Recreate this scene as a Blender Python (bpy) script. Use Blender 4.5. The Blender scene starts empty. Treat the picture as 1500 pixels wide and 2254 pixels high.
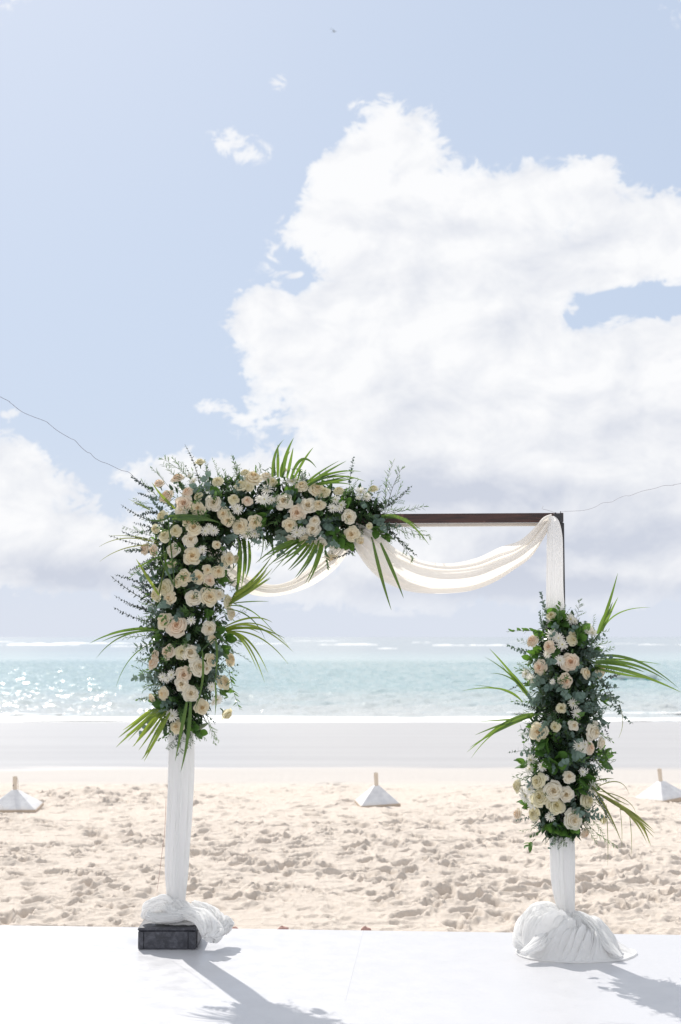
import bpy, math, random
import numpy as np
from mathutils import Vector, Matrix, Quaternion, noise as mnoise
random.seed(7); np.random.seed(7); mnoise.seed_set(7)
sc = bpy.context.scene
COL = sc.collection
R = math.radians

# ------------------------------------------------------------------ camera
CAM_H = 1.65
PITCH = math.atan((1402 - 1127) / 3130.0)
F = 3130.0
cp, sp = math.cos(PITCH), math.sin(PITCH)
cam_d = bpy.data.cameras.new('camera')
cam = bpy.data.objects.new('camera', cam_d); COL.objects.link(cam)
cam_d.sensor_fit = 'VERTICAL'; cam_d.sensor_height = 36.0; cam_d.lens = 50.0
cam_d.clip_start = 0.05; cam_d.clip_end = 200000
cam_d.dof.use_dof = True; cam_d.dof.focus_distance = 7.5; cam_d.dof.aperture_fstop = 3.6
cam.location = (0, 0, CAM_H); cam.rotation_euler = (R(90) + PITCH, 0, 0)
sc.camera = cam

def ray(px, py):
    a = (px - 750) / F; b = (1127 - py) / F
    y = cp - b * sp; z = sp + b * cp
    return a / y, z / y
def at(px, py, Y):
    u, v = ray(px, py)
    return Vector((u * Y, Y, CAM_H + v * Y))

# ------------------------------------------------------------------ sky, sun, exposure
SUN_EL, SUN_AZ = R(41), R(-21.5)          # azimuth from +Y, clockwise
world = bpy.data.worlds.new('World'); sc.world = world; world.use_nodes = True
sc.view_settings.view_transform = 'Standard'; sc.view_settings.look = 'None'
sc.view_settings.exposure = 0.0; sc.view_settings.gamma = 1.0
sc.view_settings.use_curve_mapping = False
wn = world.node_tree; wn.nodes.clear()
class NT:
    def __init__(s, t): s.t = t; s.n = t.nodes; s.l = t.links
    def node(s, ty, **kw):
        n = s.n.new(ty)
        for k, v in kw.items(): setattr(n, k, v)
        return n
    def put(s, sock, v):
        if isinstance(v, bpy.types.NodeSocket): s.l.new(v, sock)
        elif v is not None:
            try: sock.default_value = v
            except Exception: sock.default_value = tuple(v) + (1.0,)
    def math(s, op, a, b=None, c=None, clamp=False):
        n = s.node('ShaderNodeMath', operation=op, use_clamp=clamp)
        s.put(n.inputs[0], a)
        if b is not None: s.put(n.inputs[1], b)
        if c is not None: s.put(n.inputs[2], c)
        return n.outputs[0]
    def vmath(s, op, a, b=None, c=None):
        n = s.node('ShaderNodeVectorMath', operation=op)
        s.put(n.inputs[0], a)
        if b is not None: s.put(n.inputs[1], b)
        if c is not None: s.put(n.inputs[2], c)
        return n.outputs['Value'] if op in ('DOT_PRODUCT', 'LENGTH') else n.outputs[0]
    def mix(s, f, a, b, ty='MIX'):
        n = s.node('ShaderNodeMix', data_type='RGBA', blend_type=ty)
        s.put(n.inputs[0], f); s.put(n.inputs[6], a); s.put(n.inputs[7], b)
        return n.outputs[2]
    def noise(s, vec, scale, detail=4, rough=0.5, dist=0.0, dims='3D', out=0):
        n = s.node('ShaderNodeTexNoise', noise_dimensions=dims)
        if vec is not None: s.put(n.inputs['Vector'], vec)
        n.inputs['Scale'].default_value = scale; n.inputs['Detail'].default_value = detail
        n.inputs['Roughness'].default_value = rough; n.inputs['Distortion'].default_value = dist
        return n.outputs[out]
    def ramp(s, f, lo, hi, a=0.0, b=1.0, smooth=True):
        n = s.node('ShaderNodeMapRange', interpolation_type='SMOOTHSTEP' if smooth else 'LINEAR')
        s.put(n.inputs['Value'], f)
        n.inputs['From Min'].default_value = lo; n.inputs['From Max'].default_value = hi
        n.inputs['To Min'].default_value = a; n.inputs['To Max'].default_value = b
        return n.outputs[0]
def build_world():
    t = NT(wn)
    tc = t.node('ShaderNodeTexCoord')
    D = tc.outputs['Generated']
    sky = t.node('ShaderNodeTexSky', sky_type='NISHITA')
    sky.sun_disc = False; sky.sun_elevation = SUN_EL; sky.sun_rotation = SUN_AZ % (2 * math.pi)
    sky.altitude = 0; sky.air_density = 1.0; sky.dust_density = 1.6; sky.ozone_density = 1.6
    sep = t.node('ShaderNodeSeparateXYZ'); t.put(sep.inputs[0], D)
    x, y, z = sep.outputs
    yy = t.math('MAXIMUM', y, 0.15)
    u = t.math('DIVIDE', x, yy); v = t.math('DIVIDE', z, yy)
    cmb = t.node('ShaderNodeCombineXYZ'); t.put(cmb.inputs[0], u); t.put(cmb.inputs[1], v)
    UV = cmb.outputs[0]
    # clear sky: physical sky lifted by pale marine haze that thickens to the horizon
    base = t.mix(1.0, sky.outputs[0], (1.0, 1.0, 1.0), 'MULTIPLY')
    hz = t.ramp(z, -0.02, 0.36, 0.90, 0.84)
    clear = t.mix(hz, base, (5.85, 6.85, 8.55))
    hz2 = t.ramp(z, 0.0, 0.16, 0.65, 0.0)
    clear = t.mix(hz2, clear, (7.5, 8.0, 9.0))
    # glare round the (out of frame) sun
    sd = (math.cos(SUN_EL) * math.sin(SUN_AZ), math.cos(SUN_EL) * math.cos(SUN_AZ), math.sin(SUN_EL))
    dt = t.vmath('DOT_PRODUCT', D, sd)
    g1 = t.ramp(dt, 0.86, 1.0, 0.0, 1.0)
    clear = t.mix(t.math('MULTIPLY', g1, 0.25), clear, (7.3, 7.8, 9.0))
    # clouds: soft masses broken up by fractal noise, all in directions of the sky
    def field(blobs, start):
        acc = start
        for (px, py, rx, ry, w) in blobs:
            uc, vc = ray(px, py)
            iu, iv = F / rx * 1.1, F / ry * 1.1
            q = t.vmath('MULTIPLY_ADD', UV, (iu, iv, 0), (-uc * iu, -vc * iv, 0))
            d = t.vmath('DOT_PRODUCT', q, q)
            e = t.math('POWER', 0.5, d)
            acc = t.math('MULTIPLY_ADD', e, w, acc)
        return acc
    masses = [(860,285,85,62,1.1),(800,345,80,40,.8),(915,340,45,40,.6),(760,405,66,46,.8),(705,372,26,24,.5),(640,400,40,70,-.35),(700,300,50,40,-.4),(820,430,110,60,.6),(990,455,150,70,1),(1130,430,70,35,.6),(1230,430,130,60,1),
        (1320,385,42,32,.7),(1400,480,110,55,1),(1490,520,90,60,1),(700,500,65,60,.8),(850,590,190,130,1.0),(1080,590,210,110,1),(1350,580,160,55,.9),
        (560,690,50,42,.8),(640,720,110,60,.9),(720,790,130,80,.9),(980,790,260,130,1.2),(1160,700,110,80,.6),(1380,860,260,105,1.2),(1440,725,110,36,.9),(860,930,160,90,1.0),
        (1180,990,380,120,1.2),(1120,1130,420,90,1.0),(1450,1130,260,120,1.0),(1300,1260,420,70,.8),(760,1230,260,70,.45),(900,1300,380,36,.6),
        (50,1085,95,75,1.1),(10,1010,65,45,.9),(170,1200,190,62,1.0),(20,1230,190,60,.9),(390,1045,95,42,1.0),(560,1050,90,35,.8),(300,1270,260,35,.5),(690,1080,90,60,.5),
        (15,912,30,15,.65),(612,183,26,24,.42),(565,335,80,34,.34),(495,305,50,30,.30),(1018,348,28,20,.42),(560,930,50,34,.46),(480,895,40,16,.48),(1255,268,22,10,.38),(650,605,18,10,.5),
        (1350,668,125,34,-.80),(1290,715,60,22,-.35),(1450,655,90,20,-.35),(1240,720,40,30,-.35),(660,625,34,26,-.7),(650,560,30,30,-.4),(690,590,40,25,-.4),(1480,660,120,14,-.3)]
    acc = field(masses, 0.0)
    # elsewhere in the sky: unseen broken cumulus, its cover raised for whiter fill light
    front = t.ramp(y, 0.80, 0.93)
    gen = t.math('MULTIPLY_ADD', t.noise(D, 2.6, 2, 0.5), 3.2, -1.0)
    zf = t.ramp(z, 0.42, 0.6, 1.0, 0.0)
    inview = t.math('MULTIPLY', front, zf)
    m = t.node('ShaderNodeMix', data_type='FLOAT')
    t.put(m.inputs[0], inview); t.put(m.inputs[2], gen); t.put(m.inputs[3], acc)
    fld = m.outputs[0]
    DS = t.vmath('MULTIPLY', D, (1, 1, 1.45))
    n1 = t.noise(DS, 17, 8, 0.60, 0.35)
    n2 = t.noise(DS, 50, 9, 0.68, 0.6)
    pert = t.math('MULTIPLY_ADD', t.math('SUBTRACT', n1, 0.5), 1.3, t.math('MULTIPLY', t.math('SUBTRACT', n2, 0.5), 2.3))
    pert = t.math('MULTIPLY', pert, t.ramp(fld, 0.03, 0.26))
    dens = t.math('ADD', fld, pert)
    alpha = t.math('ADD', t.ramp(dens, 0.24, 0.50, 0, .70), t.ramp(dens, 0.34, 0.85, 0, .30))
    # light and shade of the cloud masses: thick cores and bases are blue grey
    shade_blobs = [(1080,1085,330,45,.95),(1420,1190,220,60,.6),(860,1060,120,50,.55),(980,1295,330,34,.8),(1370,1300,260,30,.6),(1130,1210,260,70,.55),(1250,950,220,45,.35),
        (60,1250,160,45,.9),(250,1285,150,30,.6),(900,600,110,70,.42),(780,480,70,40,.3),(1010,500,130,30,.35),(1120,720,70,60,.3),(940,900,140,60,.28),(1420,930,160,50,.3),(1200,600,60,60,.25)]
    sh = field(shade_blobs, -0.06)
    n3 = t.noise(t.vmath('ADD', DS, (0.010, 0, -0.016)), 17, 8, 0.60, 0.35)
    n4 = t.noise(D, 7, 3, 0.5, 0.2)
    rel = t.math('MULTIPLY', t.math('SUBTRACT', n3, n1), 4.5)
    sh = t.math('ADD', sh, t.math('MULTIPLY', rel, 0.38))
    sh = t.math('ADD', sh, t.math('MULTIPLY', t.math('SUBTRACT', n4, 0.45), 0.9))
    sh = t.ramp(sh, -0.12, 1.0, 0.0, 1.0, False)
    cc = t.mix(sh, (9.75, 9.8, 9.95), (6.3, 6.7, 7.7))
    col = t.mix(alpha, clear, cc)
    # cloud thins into haze at the horizon
    hor = t.ramp(z, 0.008, 0.045, 0.75, 0.0)
    col = t.mix(hor, col, (7.3, 7.75, 8.7))
    bg = t.node('ShaderNodeBackground'); t.put(bg.inputs[0], col); bg.inputs[1].default_value = 0.1
    out = t.node('ShaderNodeOutputWorld'); t.l.new(bg.outputs[0], out.inputs[0])
build_world()
world.cycles.sampling_method = 'MANUAL'; world.cycles.sample_map_resolution = 512

sun_d = bpy.data.lights.new('sun', 'SUN'); sun_d.energy = 4.8; sun_d.angle = R(0.53); sun_d.color = (1.0, 0.955, 0.89)
sun = bpy.data.objects.new('sun', sun_d); COL.objects.link(sun)
SD = Vector((math.cos(SUN_EL) * math.sin(SUN_AZ), math.cos(SUN_EL) * math.cos(SUN_AZ), math.sin(SUN_EL)))
sun.rotation_euler = SD.to_track_quat('Z', 'Y').to_euler(); sun.location = SD * 30
sc.cycles.use_denoising = True
sc.cycles.max_bounces = 8; sc.cycles.transparent_max_bounces = 12
sc.cycles.sample_clamp_indirect = 8.0

# ------------------------------------------------------------------ helpers
def tag(o, label=None, cat=None, group=None, kind=None):
    if label: o['label'] = label
    if cat: o['category'] = cat
    if group: o['group'] = group
    if kind: o['kind'] = kind
    return o
def empty(name, loc, label, cat, group=None):
    o = bpy.data.objects.new(name, None); COL.objects.link(o); o.location = loc
    o.empty_display_size = 0.1
    return tag(o, label, cat, group)
def mesh_of(name, verts, faces, mats, smooth=True, fmat=None):
    me = bpy.data.meshes.new(name); me.from_pydata([tuple(v) for v in verts], [], faces)
    for m in (mats if isinstance(mats, (list, tuple)) else [mats]): me.materials.append(m)
    if smooth: me.polygons.foreach_set('use_smooth', [True] * len(me.polygons))
    if fmat is not None: me.polygons.foreach_set('material_index', fmat)
    me.update()
    return me
def link(name, me, parent=None, loc=(0, 0, 0), rot=None, scale=None):
    o = bpy.data.objects.new(name, me); COL.objects.link(o)
    if parent is not None:
        o.parent = parent
    o.location = loc
    if rot is not None:
        o.rotation_mode = 'QUATERNION'; o.rotation_quaternion = rot
    if scale is not None: o.scale = (scale,) * 3 if isinstance(scale, (int, float)) else scale
    return o
class MB:
    """collects geometry of ONE mesh"""
    def __init__(s): s.v = []; s.f = []; s.m = []
    def grid(s, P, m=0, closed_u=False, closed_v=False):
        nu, nv = len(P), len(P[0]); b = len(s.v)
        for row in P: s.v.extend(row)
        for i in range(nu if closed_u else nu - 1):
            for j in range(nv if closed_v else nv - 1):
                i2, j2 = (i + 1) % nu, (j + 1) % nv
                s.f.append((b + i * nv + j, b + i2 * nv + j, b + i2 * nv + j2, b + i * nv + j2)); s.m.append(m)
        return b
    def tube(s, pts, rad, k=6, m=0, cap=True):
        pts = [Vector(p) for p in pts]; n = len(pts); rows = []
        prev = None
        for i, p in enumerate(pts):
            d = (pts[min(i + 1, n - 1)] - pts[max(i - 1, 0)]).normalized()
            a = d.orthogonal().normalized() if prev is None else (prev - d * prev.dot(d)).normalized()
            prev = a; b = d.cross(a)
            r = rad[i] if isinstance(rad, (list, tuple)) else rad
            rows.append([p + (a * math.cos(2 * math.pi * j / k) + b * math.sin(2 * math.pi * j / k)) * r for j in range(k)])
        base = s.grid(rows, m, closed_v=True)
        if cap:
            s.f.append(tuple(base + j for j in range(k))[::-1]); s.m.append(m)
            s.f.append(tuple(base + (n - 1) * k + j for j in range(k))); s.m.append(m)
    def box(s, c, d, m=0, rot=None, bev=0.0):
        c = Vector(c); hx, hy, hz = d[0] / 2, d[1] / 2, d[2] / 2
        def P(x, y, z):
            q = Vector((x, y, z))
            return c + (rot @ q if rot is not None else q)
        e = bev
        rings = [(-hz, e), (-hz + e, 0), (hz - e, 0), (hz, e)] if e else [(-hz, 0), (hz, 0)]
        b = len(s.v)
        for z, q in rings:
            X, Y = hx - q, hy - q
            if e:
                s.v += [P(-X + e, -Y, z), P(X - e, -Y, z), P(X, -Y + e, z), P(X, Y - e, z), P(X - e, Y, z), P(-X + e, Y, z), P(-X, Y - e, z), P(-X, -Y + e, z)]
            else:
                s.v += [P(-X, -Y, z), P(X, -Y, z), P(X, Y, z), P(-X, Y, z)]
        k = 8 if e else 4
        for i in range(len(rings) - 1):
            for j in range(k):
                s.f.append((b + i * k + j, b + i * k + (j + 1) % k, b + (i + 1) * k + (j + 1) % k, b + (i + 1) * k + j)); s.m.append(m)
        s.f.append(tuple(b + j for j in range(k))[::-1]); s.m.append(m)
        s.f.append(tuple(b + (len(rings) - 1) * k + j for j in range(k))); s.m.append(m)
    def mesh(s, name, mats, smooth=True): return mesh_of(name, s.v, s.f, mats, smooth, s.m)
    def obj(s, name, mats, parent=None, loc=(0, 0, 0), smooth=True): return link(name, s.mesh(name, mats, smooth), parent, loc)
def cat(P, n):
    """Catmull-Rom through points -> n samples"""
    P = [Vector(p) for p in P]; m = len(P) - 1; out = []
    for i in range(n):
        t = i / (n - 1) * m; k = min(int(t), m - 1); f = t - k
        p0 = P[max(k - 1, 0)]; p1 = P[k]; p2 = P[k + 1]; p3 = P[min(k + 2, m)]
        out.append(0.5 * ((2 * p1) + (p2 - p0) * f + (2 * p0 - 5 * p1 + 4 * p2 - p3) * f * f + (3 * p1 - 3 * p2 + p3 - p0) * f ** 3))
    return out

# ------------------------------------------------------------------ materials
def new_mat(name):
    m = bpy.data.materials.new(name); m.use_nodes = True
    t = NT(m.node_tree); b = m.node_tree.nodes['Principled BSDF']; o = m.node_tree.nodes['Material Output']
    return m, t, b, o
def leafmat(name, dark, light, rough=0.45, trans=0.35, tcol=None, spec=0.4, vscale=30):
    m, t, b, o = new_mat(name)
    oi = t.node('ShaderNodeObjectInfo'); tc = t.node('ShaderNodeTexCoord')
    n = t.noise(tc.outputs['Object'], vscale, 3, 0.6)
    f = t.math('ADD', t.math('MULTIPLY', oi.outputs['Random'], 0.65), t.math('MULTIPLY', n, 0.45), clamp=True)
    c = t.mix(f, dark, light)
    t.put(b.inputs['Base Color'], c); b.inputs['Roughness'].default_value = rough
    b.inputs['Specular IOR Level'].default_value = spec
    tr = t.node('ShaderNodeBsdfTranslucent')
    t.put(tr.inputs[0], t.mix(f, tcol[0], tcol[1]) if tcol else c)
    mx = t.node('ShaderNodeMixShader'); mx.inputs[0].default_value = trans
    t.l.new(b.outputs[0], mx.inputs[1]); t.l.new(tr.outputs[0], mx.inputs[2]); t.l.new(mx.outputs[0], o.inputs[0])
    return m
M = {}
M['leaf'] = leafmat('leaf_green', (0.03, 0.08, 0.022), (0.085, 0.19, 0.045), 0.32, 0.30, ((0.08, .20, .02), (.22, .42, .05)), 0.6)
M['fern'] = leafmat('fern_green', (0.028, 0.072, 0.028), (0.08, 0.165, 0.055), 0.5, 0.34, ((0.09, .19, .03), (.22, .38, .06)))
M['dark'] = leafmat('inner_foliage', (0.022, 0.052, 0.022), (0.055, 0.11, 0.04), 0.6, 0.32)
M['euc'] = leafmat('eucalyptus_grey_green', (0.07, 0.12, 0.10), (0.19, 0.27, 0.23), 0.6, 0.22, ((.10, .17, .12), (.22, .32, .2)), 0.3)
M['eucd'] = leafmat('eucalyptus_dark', (0.045, 0.065, 0.07), (0.11, 0.15, 0.15), 0.6, 0.15, ((.08, .10, .10), (.12, .17, .14)), 0.3)
M['palm'] = leafmat('palm_leaf', (0.028, 0.068, 0.02), (0.08, 0.165, 0.035), 0.33, 0.38, ((0.08, .17, .02), (.30, .44, .05)), 0.5, 12)
M['palmy'] = leafmat('palm_leaf_pale', (0.07, 0.12, 0.022), (0.16, 0.22, 0.045), 0.4, 0.42, ((0.18, .28, .02), (.42, .52, .06)), 0.5, 12)
M['palmo'] = leafmat('palm_leaf_olive', (0.07, 0.085, 0.03), (0.18, 0.19, 0.06), 0.45, 0.4, ((0.2, .25, .05), (.38, .40, .10)), 0.4, 12)
M['stem'] = leafmat('stem_brown_green', (0.05, 0.05, 0.03), (0.11, 0.12, 0.06), 0.6, 0.0)

def petalmat(name, outer, inner, trans=0.48):
    m, t, b, o = new_mat(name)
    oi = t.node('ShaderNodeObjectInfo')
    at_ = t.node('ShaderNodeAttribute', attribute_name='core')
    c = t.mix(at_.outputs['Fac'], outer, inner)  # warm rose throat; tint also paints the shade that sets petals apart
    tc = t.node('ShaderNodeTexCoord')
    n = t.noise(tc.outputs['Object'], 2.2, 3, 0.6)
    c = t.mix(t.math('MULTIPLY', n, 0.30), c, (0.80, 0.70, 0.47))
    c = t.mix(t.math('MULTIPLY', oi.outputs['Random'], 0.22), c, (0.86, 0.80, 0.66))
    t.put(b.inputs['Base Color'], c); b.inputs['Roughness'].default_value = 0.55
    b.inputs['Specular IOR Level'].default_value = 0.25; b.inputs['Sheen Weight'].default_value = 0.15
    tr = t.node('ShaderNodeBsdfTranslucent'); t.put(tr.inputs[0], c)
    mx = t.node('ShaderNodeMixShader'); mx.inputs[0].default_value = trans
    t.l.new(b.outputs[0], mx.inputs[1]); t.l.new(tr.outputs[0], mx.inputs[2]); t.l.new(mx.outputs[0], o.inputs[0])
    return m
M['rose_c'] = petalmat('rose_cream', (0.95, 0.90, 0.72), (0.92, 0.74, 0.44))
M['rose_p'] = petalmat('rose_blush', (0.95, 0.86, 0.73), (0.91, 0.66, 0.46))
M['rose_y'] = petalmat('rose_pale_yellow', (0.89, 0.86, 0.66), (0.82, 0.74, 0.40))
M['rose_w'] = petalmat('rose_ivory', (0.95, 0.93, 0.84), (0.92, 0.80, 0.57))
M['daisy'] = petalmat('daisy_white', (0.90, 0.90, 0.87), (0.90, 0.90, 0.86), 0.4)
M['dcen'] = leafmat('daisy_center', (0.45, 0.42, 0.10), (0.60, 0.58, 0.18), 0.8, 0.1)

def cloth_mat(name, col, trans, tcol, sheer=0.0, weave=900):
    m, t, b, o = new_mat(name)
    tc = t.node('ShaderNodeTexCoord')
    n = t.noise(tc.outputs['Object'], 5, 3, 0.5)
    c = t.mix(t.math('MULTIPLY', n, 0.25), col, tuple(v * 0.93 for v in col))
    t.put(b.inputs['Base Color'], c); b.inputs['Roughness'].default_value = 0.75
    b.inputs['Sheen Weight'].default_value = 0.25; b.inputs['Specular IOR Level'].default_value = 0.2
    w2 = t.noise(tc.outputs['Object'], 18, 3, 0.5)
    bp = t.node('ShaderNodeBump'); bp.inputs['Strength'].default_value = 0.06; bp.inputs['Distance'].default_value = 0.004
    t.put(bp.inputs['Height'], w2); t.l.new(bp.outputs[0], b.inputs['Normal'])
    tr = t.node('ShaderNodeBsdfTranslucent'); tr.inputs[0].default_value = tuple(tcol) + (1,)
    mx = t.node('ShaderNodeMixShader'); mx.inputs[0].default_value = trans
    t.l.new(b.outputs[0], mx.inputs[1]); t.l.new(tr.outputs[0], mx.inputs[2])
    tp = t.node('ShaderNodeBsdfTransparent'); m2 = t.node('ShaderNodeMixShader'); m2.inputs[0].default_value = sheer
    t.l.new(mx.outputs[0], m2.inputs[1]); t.l.new(tp.outputs[0], m2.inputs[2]); t.l.new(m2.outputs[0], o.inputs[0])
    return m
M['swag'] = cloth_mat('ivory_chiffon', (0.88, 0.86, 0.83), 0.45, (0.90, 0.86, 0.80), .04)
M['drape'] = cloth_mat('white_voile', (0.94, 0.938, 0.935), 0.42, (0.97, 0.965, 0.955), .0)

def build_simple():
    # beam wood
    m, t, b, o = new_mat('dark_stained_wood'); tc = t.node('ShaderNodeTexCoord')
    mp = t.vmath('MULTIPLY', tc.outputs['Object'], (2.5, 60, 60))
    n = t.noise(mp, 1.5, 6, 0.65, 0.6)
    c = t.mix(t.ramp(n, .35, .7), (0.020, 0.009, 0.009), (0.085, 0.033, 0.024))
    n2 = t.noise(tc.outputs['Object'], 9, 5, 0.7)
    c = t.mix(t.ramp(n2, .62, .72, 0, .6), c, (0.22, 0.12, 0.09))
    t.put(b.inputs['Base Color'], c); b.inputs['Roughness'].default_value = 0.42
    bp = t.node('ShaderNodeBump'); bp.inputs['Strength'].default_value = 0.3; bp.inputs['Distance'].default_value = 0.002
    t.put(bp.inputs['Height'], n); t.l.new(bp.outputs[0], b.inputs['Normal']); M['wood'] = m
    # back lath, raw pale wood
    m, t, b, o = new_mat('pale_raw_lath'); tc = t.node('ShaderNodeTexCoord')
    n = t.noise(t.vmath('MULTIPLY', tc.outputs['Object'], (3, 50, 50)), 2, 5, 0.6)
    t.put(b.inputs['Base Color'], t.mix(n, (0.62, 0.55, 0.46), (0.78, 0.73, 0.66))); b.inputs['Roughness'].default_value = 0.8; M['lath'] = m
    # black painted crate
    m, t, b, o = new_mat('black_painted_scuffed'); tc = t.node('ShaderNodeTexCoord')
    n = t.noise(tc.outputs['Object'], 38, 7, 0.75, 0.4); n2 = t.noise(t.vmath('MULTIPLY', tc.outputs['Object'], (12, 12, 50)), 1.5, 5, 0.7)
    c = t.mix(t.ramp(n, .4, .72), (0.035, 0.036, 0.046), (0.13, 0.133, 0.155))
    c = t.mix(t.ramp(n2, .55, .8, 0, .5), c, (0.12, 0.12, 0.135))
    sep = t.node('ShaderNodeSeparateXYZ'); t.put(sep.inputs[0], tc.outputs['Object'])
    t.put(b.inputs['Base Color'], c); t.put(b.inputs['Roughness'], t.ramp(n, .3, .7, .35, .7))
    bp = t.node('ShaderNodeBump'); bp.inputs['Strength'].default_value = 0.6; bp.inputs['Distance'].default_value = 0.002
    t.put(bp.inputs['Height'], n); t.l.new(bp.outputs[0], b.inputs['Normal']); M['crate'] = m
    m, t, b, o = new_mat('dark_metal'); b.inputs['Base Color'].default_value = (0.02, 0.022, 0.025, 1); b.inputs['Roughness'].default_value = 0.5
    tc = t.node('ShaderNodeTexCoord'); n = t.noise(tc.outputs['Object'], 20, 4, 0.6)
    t.put(b.inputs['Base Color'], t.mix(n, (0.012, 0.013, 0.016), (0.04, 0.04, 0.045))); M['metal'] = m
    # concrete umbrella foot
    m, t, b, o = new_mat('white_painted_concrete'); tc = t.node('ShaderNodeTexCoord')
    n = t.noise(tc.outputs['Object'], 14, 6, 0.65); n2 = t.noise(tc.outputs['Object'], 120, 3, 0.6)
    sp = t.node('ShaderNodeSeparateXYZ'); t.put(sp.inputs[0], tc.outputs['Object'])
    c = t.mix(t.ramp(n, .35, .75), (0.74, 0.74, 0.75), (0.60, 0.60, 0.62))
    c = t.mix(t.math('MULTIPLY', t.ramp(t.math('ADD', sp.outputs[2], t.math('MULTIPLY', n, .08)), .05, .11, 1, 0), .6), c, (0.60, 0.53, 0.45))
    t.put(b.inputs['Base Color'], c); b.inputs['Roughness'].default_value = 0.75
    bp = t.node('ShaderNodeBump'); bp.inputs['Strength'].default_value = 0.4; bp.inputs['Distance'].default_value = 0.003
    t.put(bp.inputs['Height'], n2); t.l.new(bp.outputs[0], b.inputs['Normal']); M['conc'] = m
    m, t, b, o = new_mat('weathered_beige'); tc = t.node('ShaderNodeTexCoord')
    n = t.noise(tc.outputs['Object'], 22, 5, 0.65)
    t.put(b.inputs['Base Color'], t.mix(n, (0.60, 0.50, 0.40), (0.40, 0.31, 0.24))); b.inputs['Roughness'].default_value = 0.8; M['beige'] = m
    m, t, b, o = new_mat('sleeve_plastic'); tc = t.node('ShaderNodeTexCoord')
    n = t.noise(tc.outputs['Object'], 12, 5, 0.65)
    t.put(b.inputs['Base Color'], t.mix(n, (0.72, 0.66, 0.57), (0.58, 0.48, 0.38))); b.inputs['Roughness'].default_value = 0.5; M['sleeve'] = m
    m, t, b, o = new_mat('grey_cord'); tc = t.node('ShaderNodeTexCoord')
    n = t.noise(tc.outputs['Object'], 80, 2, 0.5)
    t.put(b.inputs['Base Color'], t.mix(n, (0.16, 0.16, 0.20), (0.28, 0.28, 0.33))); b.inputs['Roughness'].default_value = 0.7; M['cord'] = m
    m, t, b, o = new_mat('pale_cord'); tc = t.node('ShaderNodeTexCoord')
    n = t.noise(tc.outputs['Object'], 80, 2, 0.5)
    t.put(b.inputs['Base Color'], t.mix(n, (0.34, 0.33, 0.36), (0.50, 0.49, 0.52))); b.inputs['Roughness'].default_value = 0.7; M['cordp'] = m
    m, t, b, o = new_mat('coral_pink'); tc = t.node('ShaderNodeTexCoord')
    n = t.noise(tc.outputs['Object'], 60, 5, 0.65)
    t.put(b.inputs['Base Color'], t.mix(n, (0.55, 0.36, 0.31), (0.38, 0.20, 0.17))); b.inputs['Roughness'].default_value = 0.9; M['coral'] = m
    m, t, b, o = new_mat('boat_white'); tc = t.node('ShaderNodeTexCoord')
    n = t.noise(tc.outputs['Object'], 3, 4, 0.6)
    t.put(b.inputs['Base Color'], t.mix(n, (0.62, 0.66, 0.66), (0.72, 0.76, 0.75))); b.inputs['Roughness'].default_value = 0.4; M['bwhite'] = m
    m, t, b, o = new_mat('boat_teal'); tc = t.node('ShaderNodeTexCoord')
    n = t.noise(tc.outputs['Object'], 3, 4, 0.6)
    t.put(b.inputs['Base Color'], t.mix(n, (0.10, 0.50, 0.49), (0.13, 0.58, 0.56))); b.inputs['Roughness'].default_value = 0.4; M['bteal'] = m
    m, t, b, o = new_mat('bird_feather'); tc = t.node('ShaderNodeTexCoord')
    n = t.noise(tc.outputs['Object'], 8, 4, 0.6)
    t.put(b.inputs['Base Color'], t.mix(n, (0.25, 0.26, 0.29), (0.42, 0.43, 0.46))); b.inputs['Roughness'].default_value = 0.8; M['bird'] = m
    # glossy white stage vinyl
    m, t, b, o = new_mat('white_gloss_board'); tc = t.node('ShaderNodeTexCoord')
    n = t.noise(tc.outputs['Object'], 0.7, 4, 0.5); n2 = t.noise(tc.outputs['Object'], 9, 5, 0.65)
    c = t.mix(t.ramp(n2, .5, .8, 0, .35), (0.54, 0.543, 0.568), (0.515, 0.518, 0.545))
    n5 = t.noise(tc.outputs['Object'], 34, 6, 0.8)
    c = t.mix(t.ramp(n5, .72, .78, 0, .5), c, (0.55, 0.52, 0.49))
    t.put(b.inputs['Base Color'], c); t.put(b.inputs['Roughness'], t.ramp(n2, .3, .7, .28, .40))
    b.inputs['Specular IOR Level'].default_value = 0.45
    bp = t.node('ShaderNodeBump'); bp.inputs['Strength'].default_value = 0.25; bp.inputs['Distance'].default_value = 0.02
    t.put(bp.inputs['Height'], n); t.l.new(bp.outputs[0], b.inputs['Normal']); M['stage'] = m
build_simple()

# ------------------------------------------------------------------ sand (one sheet from behind the camera to the sea bed)
WATER_Z = -1.30; CREST = 17.2
def vnoise(x, y, seed):
    rs = np.random.RandomState(seed); T = rs.rand(256, 256)
    xi = np.floor(x).astype(int); yi = np.floor(y).astype(int); fx = x - xi; fy = y - yi
    fx = fx * fx * fx * (fx * (fx * 6 - 15) + 10); fy = fy * fy * fy * (fy * (fy * 6 - 15) + 10)
    a = T[xi % 256, yi % 256]; b_ = T[(xi + 1) % 256, yi % 256]; c = T[xi % 256, (yi + 1) % 256]; d = T[(xi + 1) % 256, (yi + 1) % 256]
    return (a * (1 - fx) + b_ * fx) * (1 - fy) + (c * (1 - fx) + d * fx) * fy
def fbm(x, y, seed, oct=4, g=0.5):
    s = 0; a = 1; t = 0
    for i in range(oct):
        ca, sa = math.cos(i * 1.1), math.sin(i * 1.1)
        s = s + a * vnoise((x * ca - y * sa) * 2 ** i + 17 * i, (x * sa + y * ca) * 2 ** i + 5 * i, seed + i); t += a; a *= g
    return s / t
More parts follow.
